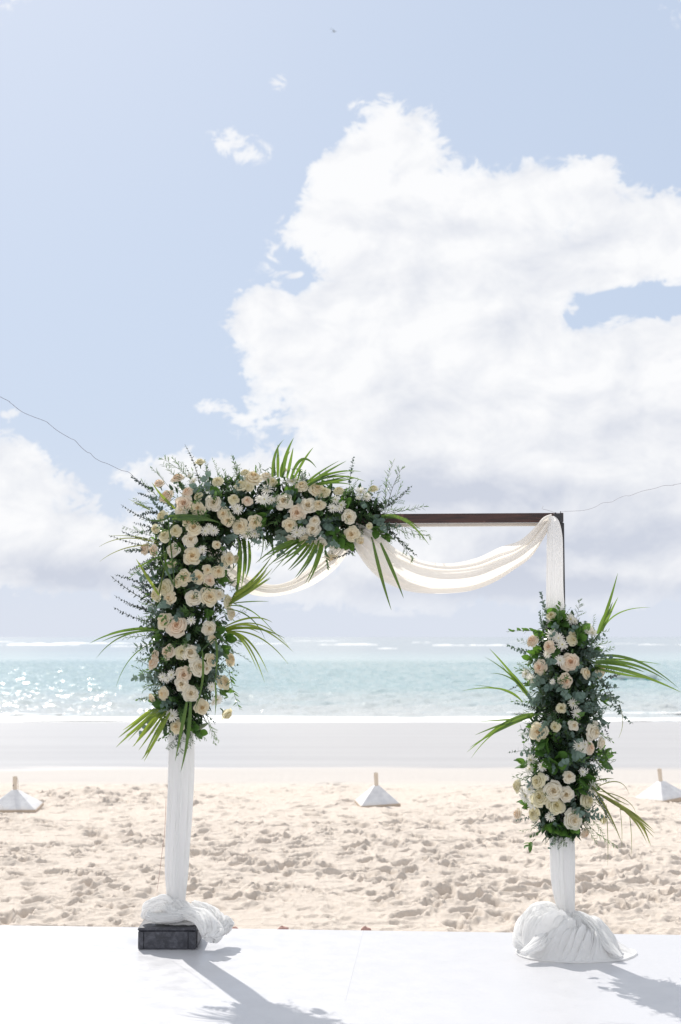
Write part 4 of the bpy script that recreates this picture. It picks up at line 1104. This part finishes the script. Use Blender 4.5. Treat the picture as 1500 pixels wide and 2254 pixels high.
    for a, b in [((420,1055),(366,1000)),((425,1060),(385,1020)),((850,1120),(835,1020)),((855,1110),(870,1025)),((860,1120),(888,1066)),((860,1130),(938,1112)),((860,1140),(945,1198)),((850,1155),(905,1225)),((850,1150),(915,1200)),((340,1110),(300,1100)),
                 ((350,1420),(292,1425)),((350,1440),(300,1465)),((500,1430),(555,1445)),((500,1420),(540,1412)),((495,1450),(515,1480)),((350,1510),(292,1500)),((345,1530),(300,1545)),((360,1560),(318,1570)),((450,1580),(485,1632)),((455,1570),(470,1630)),
                 ((390,1610),(380,1660)),((400,1610),(405,1655)),((415,1600),(420,1640)),((430,1590),(440,1630)),((380,1590),(362,1630)),((400,1070),(372,1018)),((375,1075),(338,1030)),((460,1060),(452,1012)),((355,1100),(312,1062)),((480,1060),(486,1015)),((345,1130),(290,1102)),((335,1180),(282,1165)),((335,1260),(285,1252)),((345,1290),(290,1300)),((340,1400),(292,1396)),((350,1380),(305,1365)),((520,1060),(532,1018)),((570,1060),(577,1020)),((510,1200),(552,1215)),((505,1300),(548,1292)),((505,1360),(545,1345)),((620,1060),(590,1020)),((860,1115),(905,1085))]:
        A.sprig('feathery_sprig' if A.rs.random() < .55 else 'fern_sprig', A.rs.choice(FEA if A.rs.random() < .55 else FERN), a, b, .04, A.rs.uniform(-.05, .2))
    # eucalyptus heads and broad leaves laid on the face
    for (x, y, sz) in [(495,1190,45),(355,1120,50),(600,1080,40),(620,1170,60),(560,1150,40),(385,1250,40),(490,1240,45),(440,1290,40),(770,1060,55),(800,1110,60),(745,1140,45),(700,1165,45),(830,1140,50),(655,1085,40),(370,1325,45),(460,1400,45),(415,1400,50),(480,1440,40),(350,1490,55),(380,1555,40),(340,1575,50),(530,1085,35),(720,1190,45)]:
        p, n = A.surf(x, y, -.03); d = (n + Vector((A.rs.uniform(-.9, .9), -.1, A.rs.uniform(-.9, .4)))).normalized()
        link('eucalyptus_sprig', A.rs.choice(EUCB + EUC), A.root, p - A.off - d * .02, quat_to(d, rs=A.rs), sz * 1.35 / 412)
    for (x, y, sz) in [(475,1085,34),(500,1130,34),(590,1110,30),(605,1065,36),(640,1090,40),(630,1100,36),(575,1140,34),(760,1110,34),(745,1185,40),(770,1195,38),(730,1165,32),(830,1165,36),(850,1180,34),(675,1190,30),(440,1125,30),(450,1135,32),
                       (395,1205,28),(490,1270,30),(480,1390,38),(495,1430,36),(500,1405,36),(360,1555,36),(372,1570,34),(440,1610,36),(425,1600,30),(495,1520,30),(400,1480,28),(350,1400,30),(520,1150,30),(655,1150,30),(700,1120,26),(340,1540,30),(460,1350,26),(430,1440,26)]:
        A.bigleaves(x, y, sz, 5)
    # palm fronds
    Fr = A.frond
    Fr('palm', [((600,1050),(602,985),(628,966),10,.15),((612,1050),(612,1000),(612,978),9,.12),((622,1052),(625,1000),(647,964),11,.2),((618,1050),(618,1020),(640,992),8,.1),((606,1048),(602,1010),(610,990),9,.05),((632,1052),(640,1015),(646,985),8,.2),((640,1055),(662,980),(697,1030),8,.3),((645,1058),(668,1010),(690,985),7,.2),((655,1060),(665,1020),(665,1045),6,.25)], [(640,1085),(625,1050)])
    A.fan('palm', (665,1075), (700,1065), (690,1045), (740,1060), (750,1012), (775,1062), 6, 7, td=(.1, .3))
    Fr('palm', [((690,1060),(740,1030),(795,1038),5,.2),((690,1062),(745,1035),(805,1060),5,.25),((680,1060),(720,1040),(765,1035),5,.15),((700,1068),(740,1060),(785,1052),5,.1)])
    A.fan('palm', (665,1185), (712,1190), (640,1195), (705,1240), (580,1222), (676,1287), 11, 7.5, td=(.15, .35), jit=4)
    A.fan('palm', (650,1188), (665,1190), (610,1200), (640,1215), (566,1235), (600,1262), 4, 6, td=(.1, .3), jit=4)
    Fr('palm', [((822,1195),(838,1270),(862,1343),9,.25),((838,1195),(868,1260),(889,1317),9,.3)], [(818,1182),(822,1195)], dep=(.14, .14))
    Fr('palm', [((840,1135),(895,1125),(945,1200),8,.25),((845,1138),(890,1130),(925,1165),6,.2),((845,1140),(880,1138),(900,1142),5,.1)])
    A.fan('palmy', (505,1330), (518,1305), (555,1300), (560,1290), (590,1268), (602,1228), 6, 7, td=(.1, .3), jit=5)
    Fr('palm', [((505,1330),(545,1305),(596,1270),8,.2),((510,1328),(560,1322),(592,1324),3,.15),((500,1335),(550,1320),(610,1400),3,.2),((500,1340),(560,1345),(585,1410),3,.25)])
    Fr('palmy', [((495,1385),(560,1350),(646,1435),6,.3),((500,1388),(560,1370),(628,1405),7,.35),((500,1390),(575,1380),(635,1462),4,.3),((500,1392),(550,1385),(590,1480),6,.25),((498,1388),(545,1385),(583,1502),6,.3),((498,1390),(535,1390),(567,1475),5,.2),((495,1380),(560,1345),(600,1370),5,.1),((498,1385),(540,1372),(575,1395),6,.2),((495,1383),(580,1345),(640,1430),3,.2)], [(470,1375),(500,1388)])
    Fr('palm', [((365,1385),(270,1375),(198,1416),7,.25),((365,1388),(280,1385),(225,1412),5,.2),((372,1390),(265,1375),(212,1450),7,.3),((360,1384),(290,1378),(240,1395),5,.15),((350,1410),(280,1430),(256,1512),2.5,.1)], [(380,1392),(355,1386)])
    A.fan('palmy', (340,1560), (375,1568), (300,1590), (345,1620), (262,1618), (324,1672), 8, 7.5, td=(.1, .3), jit=5)
    Fr('palmy', [((330,1562),(290,1595),(270,1608),7,.1),((370,1570),(340,1640),(312,1672),7,.2),((352,1568),(300,1600),(256,1645),7,.2)])
    Fr('palm', [((412,1545),(400,1610),(386,1676),10,.2),((420,1545),(420,1620),(398,1700),11,.25)], dep=(.2, .2))
    Fr('palm', [((528,1190),(530,1260),(518,1322),14,.05),((540,1190),(540,1250),(530,1300),12,.05),((547,1190),(556,1240),(540,1276),8,.08),((535,1190),(545,1230),(540,1265),10,.0)], dep=(.0, .0))
    Fr('palmy', [((388,1121),(355,1095),(335,1062),8,.22),((330,1122),(305,1110),(281,1097),6,.1),((350,1310),(320,1262),(300,1230),8,.22)], dep=(.2, .2))
    Fr('palm', [((370,1137),(440,1132),(486,1152),11,.26),((380,1143),(440,1140),(480,1148),9,.27),((372,1140),(350,1150),(320,1145),5,.2),((300,1250),(350,1225),(380,1215),5,.2),((371,1260),(362,1230),(360,1200),6,.24),((385,1290),(365,1250),(350,1222),6,.24)], dep=(.24, .24))
    Fr('palmo', [((345,1195),(270,1170),(218,1204),2.5,.1),((350,1200),(270,1195),(220,1236),2.5,.1),((350,1192),(290,1175),(240,1180),2,.1)])
    Fr('palm', [((475,1405),(482,1440),(474,1500),6,.26),((474,1500),(478,1540),(473,1580),5,.26),((445,1430),(455,1500),(430,1560),6,.26)], dep=(.27, .27))
    Fr('palm', [((570,1150),(590,1195),(570,1238),3,.1),((520,1180),(545,1225),(505,1260),3,.1)])
build_left()

def build_right():
    axis = [(1235, 1365, 45), (1242, 1430, 82), (1245, 1520, 92), (1242, 1620, 92), (1235, 1720, 88), (1235, 1800, 70), (1238, 1835, 42)]
    A = Arrangement('floral_arrangement', 'upright arrangement of cream roses, white daisies and eucalyptus tied half way up the right post', axis, 7.66, (XR, 7.66, .6), 9)
    A.dense(4600, .055)
    roses = T((1020, 1280), 3.125, [(480,410,88,'p',1),(595,450,88,'p',1),(748,405,78,'y',1),(535,592,100,'p',1),(740,555,110,'p',0),(700,685,88,'p'),(840,630,70,'c',2),(935,615,90,'c'),(520,1032,112,'c',0),(635,1000,68,'y',1),(760,990,62,'w',2),(885,1030,112,'w'),(865,1145,88,'p'),(945,1110,80,'w'),
        (520,1375,95,'y'),(725,1345,82,'w',1),(620,1440,118,'w',0),(710,1465,98,'w',1),(530,1485,115,'y'),(635,1545,108,'y'),(850,1505,105,'y'),(375,1405,82,'y'),(490,1600,90,'y'),(755,1635,122,'w',0),(380,1600,72,'p'),(835,1730,72,'p'),(960,1640,62,'y',2),(675,870,62,'y',2),(605,235,62,'y',2),(750,368,50,'y',2)])
    for r in roses: A.rose(r[0], r[1], r[2] * 1.12, r[3], r[4] if len(r) > 4 else None)
    ds = T((1020, 1280), 3.125, [(610,370,90),(655,390,90),(680,435,88),(735,260,90),(765,275,60),(860,315,85),(885,355,90),(855,350,60),(665,545,88),(435,635,88),(480,675,95),(455,655,60),(615,690,45),(755,840,78),(780,905,82),(580,500,65),(790,1130,95),(820,1155,80),(835,1120,60),(470,1230,90),(545,1275,75),(460,1290,70),
        (430,1470,115),(460,1430,95),(480,1525,95),(410,1440,60),(885,1420,100),(900,1440,60),(600,1620,75),(820,1310,68),(575,1350,45)])
    for r in ds: A.daisy(r[0], r[1], r[2] * 1.05)
    types = [('fern_sprig', FERN, 4.5), ('fern_sprig', FERNL, 1.4), ('eucalyptus_sprig', EUC, 2.6), ('eucalyptus_sprig', EUCB, 2.0), ('ruscus_sprig', RUS, 1.6), ('feathery_sprig', FEA, .8)]
    A.filler(390, types, lenr=(.55, 1.02))
    for a, b in [((1210,1365),(1181,1303)),((1200,1385),(1177,1350)),((1185,1435),(1116,1442)),((1330,1492),(1396,1486)),((1325,1500),(1382,1560)),((1330,1520),(1370,1600)),((1320,1530),(1372,1545)),((1195,1790),(1135,1812)),((1310,1750),(1347,1812)),((1170,1500),(1108,1515)),((1320,1640),(1358,1692)),((1310,1560),(1350,1625)),
                 ((1330,1470),(1375,1475)),((1180,1560),(1130,1540)),((1320,1760),(1350,1790)),((1330,1510),(1365,1520))]:
        A.sprig('eucalyptus_sprig', A.rs.choice(EUCD + EUC), a, b, .03, A.rs.uniform(-.05, .2))
    for a, b in [((1200,1392),(1128,1378)),((1232,1390),(1222,1322)),((1205,1815),(1170,1850)),((1190,1660),(1140,1685))]:
        A.sprig('ruscus_sprig', A.rs.choice(RUS), a, b, .08, .16)
    for a, b in [((1265,1370),(1286,1328)),((1300,1400),(1330,1375)),((1180,1420),(1145,1405)),((1170,1480),(1135,1460)),((1300,1390),(1320,1360)),((1180,1620),(1150,1610)),((1180,1700),(1150,1712)),((1290,1810),(1340,1870)),((1280,1810),(1320,1850)),((1310,1700),(1345,1670)),
                 ((1240,1840),(1235,1862)),((1300,1620),(1345,1620)),((1190,1380),(1195,1345)),((1300,1800),(1345,1840)),((1310,1440),(1345,1430)),((1180,1590),(1135,1585))]:
        k = A.rs.random() < .4; A.sprig('feathery_sprig' if k else 'fern_sprig', A.rs.choice(FEA if k else FERN), a, b, .04, A.rs.uniform(-.05, .2))
    for (x, y, sz) in [(1200,1455,45),(1225,1500,55),(1195,1490,50),(1285,1430,55),(1300,1440,50),(1290,1520,60),(1180,1550,55),(1215,1580,60),(1290,1560,50),(1205,1600,45),(1310,1545,50),(1280,1680,60),(1260,1660,50),(1275,1740,50),(1320,1580,45),(1190,1530,45),(1285,1800,45),(1300,1490,50),(1240,1540,40),(1215,1680,40)]:
        p, n = A.surf(x, y, -.03); d = (n + Vector((A.rs.uniform(-.9, .9), -.1, A.rs.uniform(-.9, .4)))).normalized()
        link('eucalyptus_sprig', A.rs.choice(EUCB + EUC), A.root, p - A.off - d * .02, quat_to(d, rs=A.rs), sz * 1.35 / 412)
    for (x, y, sz) in [(1225,1355,40),(1222,1372,42),(1240,1365,36),(1280,1390,40),(1275,1405,36),(1220,1435,30),(1165,1450,30),(1180,1440,32),(1200,1650,44),(1215,1680,44),(1235,1670,42),(1195,1630,40),(1285,1715,44),(1300,1725,40),(1275,1735,36),(1330,1660,40),(1325,1675,36),(1150,1680,34),(1180,1690,36),
                       (1215,1820,36),(1230,1825,34),(1250,1830,34),(1265,1820,32),(1155,1770,34),(1220,1765,28),(1330,1540,30),(1170,1500,30),(1165,1860,22),(1310,1480,30),(1170,1600,28),(1190,1400,26),(1210,1400,28),(1310,1430,26),(1290,1640,28)]:
        A.bigleaves(x, y, sz, 5)
    Fr = A.frond
    Fr('palm', [((1318,1395),(1342,1330),(1360,1262),8,.15),((1325,1390),(1342,1350),(1361,1314),8,.2),((1322,1392),(1340,1350),(1349,1325),7,.1),((1328,1385),(1350,1335),(1432,1337),5,.2),((1315,1395),(1330,1350),(1345,1330),8,.12)], [(1300,1420),(1322,1392)])
    Fr('palm', [((1310,1445),(1400,1430),(1494,1515),8,.3),((1308,1465),(1390,1470),(1500,1524),10,.3),((1312,1455),(1400,1450),(1470,1500),8,.28),((1310,1450),(1370,1448),(1455,1462),5,.2),((1308,1470),(1370,1485),(1440,1495),7,.25),((1310,1460),(1360,1455),(1420,1480),9,.2)], [(1285,1450),(1312,1458)])
    Fr('palm', [((1172,1542),(1120,1470),(1078,1428),7,.2),((1170,1540),(1130,1480),(1066,1445),7,.25),((1165,1535),(1130,1480),(1080,1482),5,.2),((1168,1540),(1135,1500),(1100,1460),7,.15),((1150,1545),(1120,1500),(1020,1520),4.5,.2),((1150,1545),(1120,1512),(1042,1508),3,.2),((1174,1545),(1145,1500),(1125,1478),7,.1)], [(1190,1560),(1170,1540)])
    Fr('palm', [((1175,1572),(1100,1590),(1028,1656),8,.25),((1175,1575),(1110,1595),(1035,1645),7,.3),((1172,1578),(1090,1590),(1038,1668),4,.25),((1172,1580),(1110,1585),(1054,1588),4,.2),((1175,1570),(1120,1575),(1060,1628),6,.15),((1174,1574),(1110,1590),(1046,1618),6,.2)], [(1195,1570),(1174,1574)])
    A.fan('palmo', (1330,1755), (1385,1790), (1380,1775), (1420,1815), (1440,1822), (1425,1862), 7, 6, td=(.15, .35), jit=5)
    Fr('palmo', [((1305,1730),(1345,1790),(1368,1853),5,.2),((1310,1725),(1350,1760),(1385,1772),4,.2),((1310,1735),(1370,1700),(1385,1748),2.5,.2),((1305,1745),(1340,1800),(1357,1830),4,.2),((1315,1745),(1360,1765),(1412,1800),4,.2),((1310,1740),(1390,1750),(1400,1790),2,.2),((1310,1720),(1330,1712),(1352,1714),3,.15)], [(1290,1725),(1330,1755),(1385,1790)])
    Fr('palmo', [((1365,1780),(1372,1830),(1368,1870),1.6,.2),((1335,1770),(1340,1850),(1338,1905),1.4,.2),((1385,1788),(1392,1830),(1390,1880),1.4,.25)])
    Fr('palmo', [((1366,1560),(1378,1590),(1362,1625),1.6,.1)])
build_right()

# ------------------------------------------------------------------ cords
def cord(name, label, pts, rad, mat, Y0, Y1):
    n = len(pts); P = [at(p[0], p[1], Y0 + (Y1 - Y0) * i / (n - 1)) for i, p in enumerate(pts)]
    mb = MB(); mb.tube(cat(P, n * 5), rad, 5)
    o = mb.obj(name, mat); tag(o, label, 'cord')
cord('guy_cord', 'thin dark kinked cord rising from the flowered left corner of the arch',
     [(-900, 480), (-500, 610), (-200, 775), (0, 873), (24, 887), (52, 908), (100, 927), (105, 930), (127, 948), (156, 965), (165, 969), (179, 984), (192, 995), (200, 998), (208, 1007), (223, 1016), (238, 1021), (267, 1035), (283, 1039), (297, 1051), (314, 1066), (330, 1085)], 0.0012, M['cord'], 6.2, 7.7)
cord('guy_cord', 'hair-thin pale cord running from the bare right beam end out to the right',
     [(1196, 1114), (1194, 1120), (1206, 1123), (1218, 1127), (1230, 1130), (1240, 1126), (1261, 1125), (1287, 1123), (1308, 1117), (1327, 1107), (1346, 1105), (1363, 1096), (1378, 1091), (1387, 1091), (1414, 1081), (1442, 1075), (1461, 1069), (1483, 1068), (1500, 1064), (1700, 1030), (2200, 940)], .0011, M['cordp'], 7.66, 7.2)
cord('loose_thread', 'thin reddish brown thread hanging beside the white cloth of the left post',
     [(366, 1760), (363, 1830), (358, 1870), (352, 1920), (346, 1962)], .0012, M['coral'], 7.7, 7.76)

# ------------------------------------------------------------------ umbrella feet on the beach
def sand_z(Y): return -0.10 if Y < CREST else -0.10 - (Y - CREST) * .0362
def build_foot(px, Y, w, rot, label, lean, extra=False):
    x = (px - 750) / F * Y; root = empty('umbrella_base', (x, Y, sand_z(Y) - .005), label, 'umbrella base', 'concrete umbrella bases on the beach')
    root.rotation_euler = (R(lean[0]), R(lean[1]), R(rot))
    h = .20; e = .032
    mb = MB(); hw = w / 2; t = .032
    rows = [[Vector((sx * a, sy * a, z)) for sx, sy in ((-1, -1), (1, -1), (1, 1), (-1, 1))] for a, z in ((hw, e), (hw - .004, e + .004), (hw * .5 + t * .5, e + (h - e) * .5 - .003), (t, h - .003), (t - .004, h))]
    dens = []
    for r in rows:
        q = []
        for k in range(4):
            a, b = r[k], r[(k + 1) % 4]
            q += [a.lerp(b, f) for f in (.02, .5, .98)]
        dens.append(q)
    mb.grid(dens, closed_v=True); mb.f.append(tuple(range(len(mb.v) - 12, len(mb.v)))); mb.m.append(0)
    mb.obj('pyramid', M['conc'], root, smooth=False)
    mb = MB(); mb.box((0, 0, e / 2 - .01), (w + .012, w + .012, e + .018), bev=.005); mb.obj('base_board', M['beige'], root, smooth=False)
    mb = MB(); rows = []
    for (r, z) in ((.022, h - .01), (.0225, h + .05), (.0235, h + .128), (.0235, h + .135), (.0185, h + .135), (.0175, h + .03)):
        rows.append([Vector((math.cos(2 * math.pi * k / 20) * r, math.sin(2 * math.pi * k / 20) * r, z)) for k in range(20)])
    mb.grid(rows, closed_v=True); sl = mb.obj('sleeve', M['sleeve'], root)
    if extra:
        mb = MB(); mb.tube([(-.012, -.024, h + .045), (-.012, -.030, h + .045)], .006, 8); mb.obj('screw', M['metal'], sl)
        mb = MB(); mb.tube(cat([(.020, -.012, h + .12), (.034, -.02, h + .09), (.037, -.03, h + .03), (.040, -.05, h - .05), (.034, -.06, h - .07)], 16), .0025, 5); mb.obj('string', M['beige'], root)
        mb = MB(); mb.tube(cat([(-.20, -hw + .01, .03), (-.195, -hw + .02, .075), (-.14, -hw + .02, .078), (-.085, -hw + .02, .075), (-.075, -hw + .01, .03)], 20), .004, 6); mb.obj('handle', M['conc'], root)
build_foot(43, 14.75, .50, 3, 'white pyramid umbrella base with handle and holed sleeve at the left edge', (2, 0), True)
build_foot(830, 15.15, .41, 8, 'white pyramid umbrella base half way between the two arch posts', (2.5, -3))
build_foot(1449, 15.6, .44, 33, 'white pyramid umbrella base turned corner-on at the right edge of the sand', (-2, -4.5))

# ------------------------------------------------------------------ small boat, bird, coral bits
def build_boat():
    Y = 97.0; root = empty('rowing_boat', ((1392 - 750) / F * Y, Y, WATER_Z), 'small white boat with a teal bottom afloat behind the palm leaves at right', 'boat')
    L = 3.3; W = .7
    def hull(z0, z1, s, k0, k1):
        rows = []
        for i in range(13):
            f = -1 + 2 * i / 12; w = W * (1 - abs(f) ** 3) ** .7; sh = .10 * f * f
            rows.append([Vector((f * L / 2 * (k0 + (k1 - k0) * q), sgn * w * (k0 + (k1 - k0) * q) * s, z0 + (z1 - z0) * q + sh * q)) for (sgn, q) in ((-1, 1), (-1, .5), (-1, 0), (1, 0), (1, .5), (1, 1))])
        return rows
    mb = MB(); mb.grid(hull(-.12, .13, 1, .82, .94)); mb.obj('hull', M['bteal'], root)
    mb = MB(); mb.grid(hull(.132, .36, 1, .945, 1.0)); mb.obj('topside', M['bwhite'], root)
    for x in (-.7, 0, .75):
        mb = MB(); mb.box((x, 0, .27), (.2, 1.05, .03), bev=.005); mb.obj('seat', M['bwhite'], root)
build_boat()
def build_bird():
    p = at(736, 70, 105); root = empty('seabird', p, 'tiny grey seabird gliding high in the blue sky above the arch', 'bird')
    mb = MB(); mb.tube([(-.18, 0, .0), (-.10, 0, .01), (0, 0, .0), (.1, 0, -.01), (.17, 0, -.005)], [.005, .035, .04, .025, .006], 8); mb.obj('body', M['bird'], root)
    for s, a in ((-1, .42), (1, .55)):
        mb = MB(); rows = []
        for i in range(7):
            f = i / 6; c = Vector((.02 - .12 * f * f, s * (.03 + .42 * f) * .55, .03 + .10 * math.sin(f * 2.2))) + Vector((-.28 * f if s < 0 else .12 * f, 0, .02 * f)); w = .06 * (1 - f) ** .6 + .004
            rows.append([c + Vector((w, 0, 0)), c + Vector((0, 0, .008)), c - Vector((w, 0, 0))])
        mb.grid(rows); mb.obj('wing', M['bird'], root)
build_bird()
def build_bits():
    rs = random.Random(4)
    for (px, py, sz, lab) in ((516, 2036, .030, 'pink coral fragment in the sand beside the tail of the left cloth bundle'), (622, 2039, .034, 'broad pink coral fragment at the back edge of the white stage'), (806, 2042, .030, 'flat reddish coral fragment in the sand behind the middle of the stage')):
        Y = 8.32; p = at(px, py, Y); mb = MB(); rows = []
        for i in range(7):
            e = -math.pi / 2 + math.pi * i / 6
            rows.append([Vector((math.cos(a) * math.cos(e) * sz * (1 + .4 * mnoise.noise(Vector((math.cos(a) * 2, math.sin(a) * 2, e + px)))), math.sin(a) * math.cos(e) * sz * .7, math.sin(e) * sz * .55 * (1 + .5 * mnoise.noise(Vector((a, e, px * .1)))))) for a in [2 * math.pi * k / 12 for k in range(12)]])
        mb.grid(rows, closed_v=True); tag(mb.obj('coral_piece', M['coral'], None, (p.x, Y, -.02)), lab, 'coral')
build_bits()
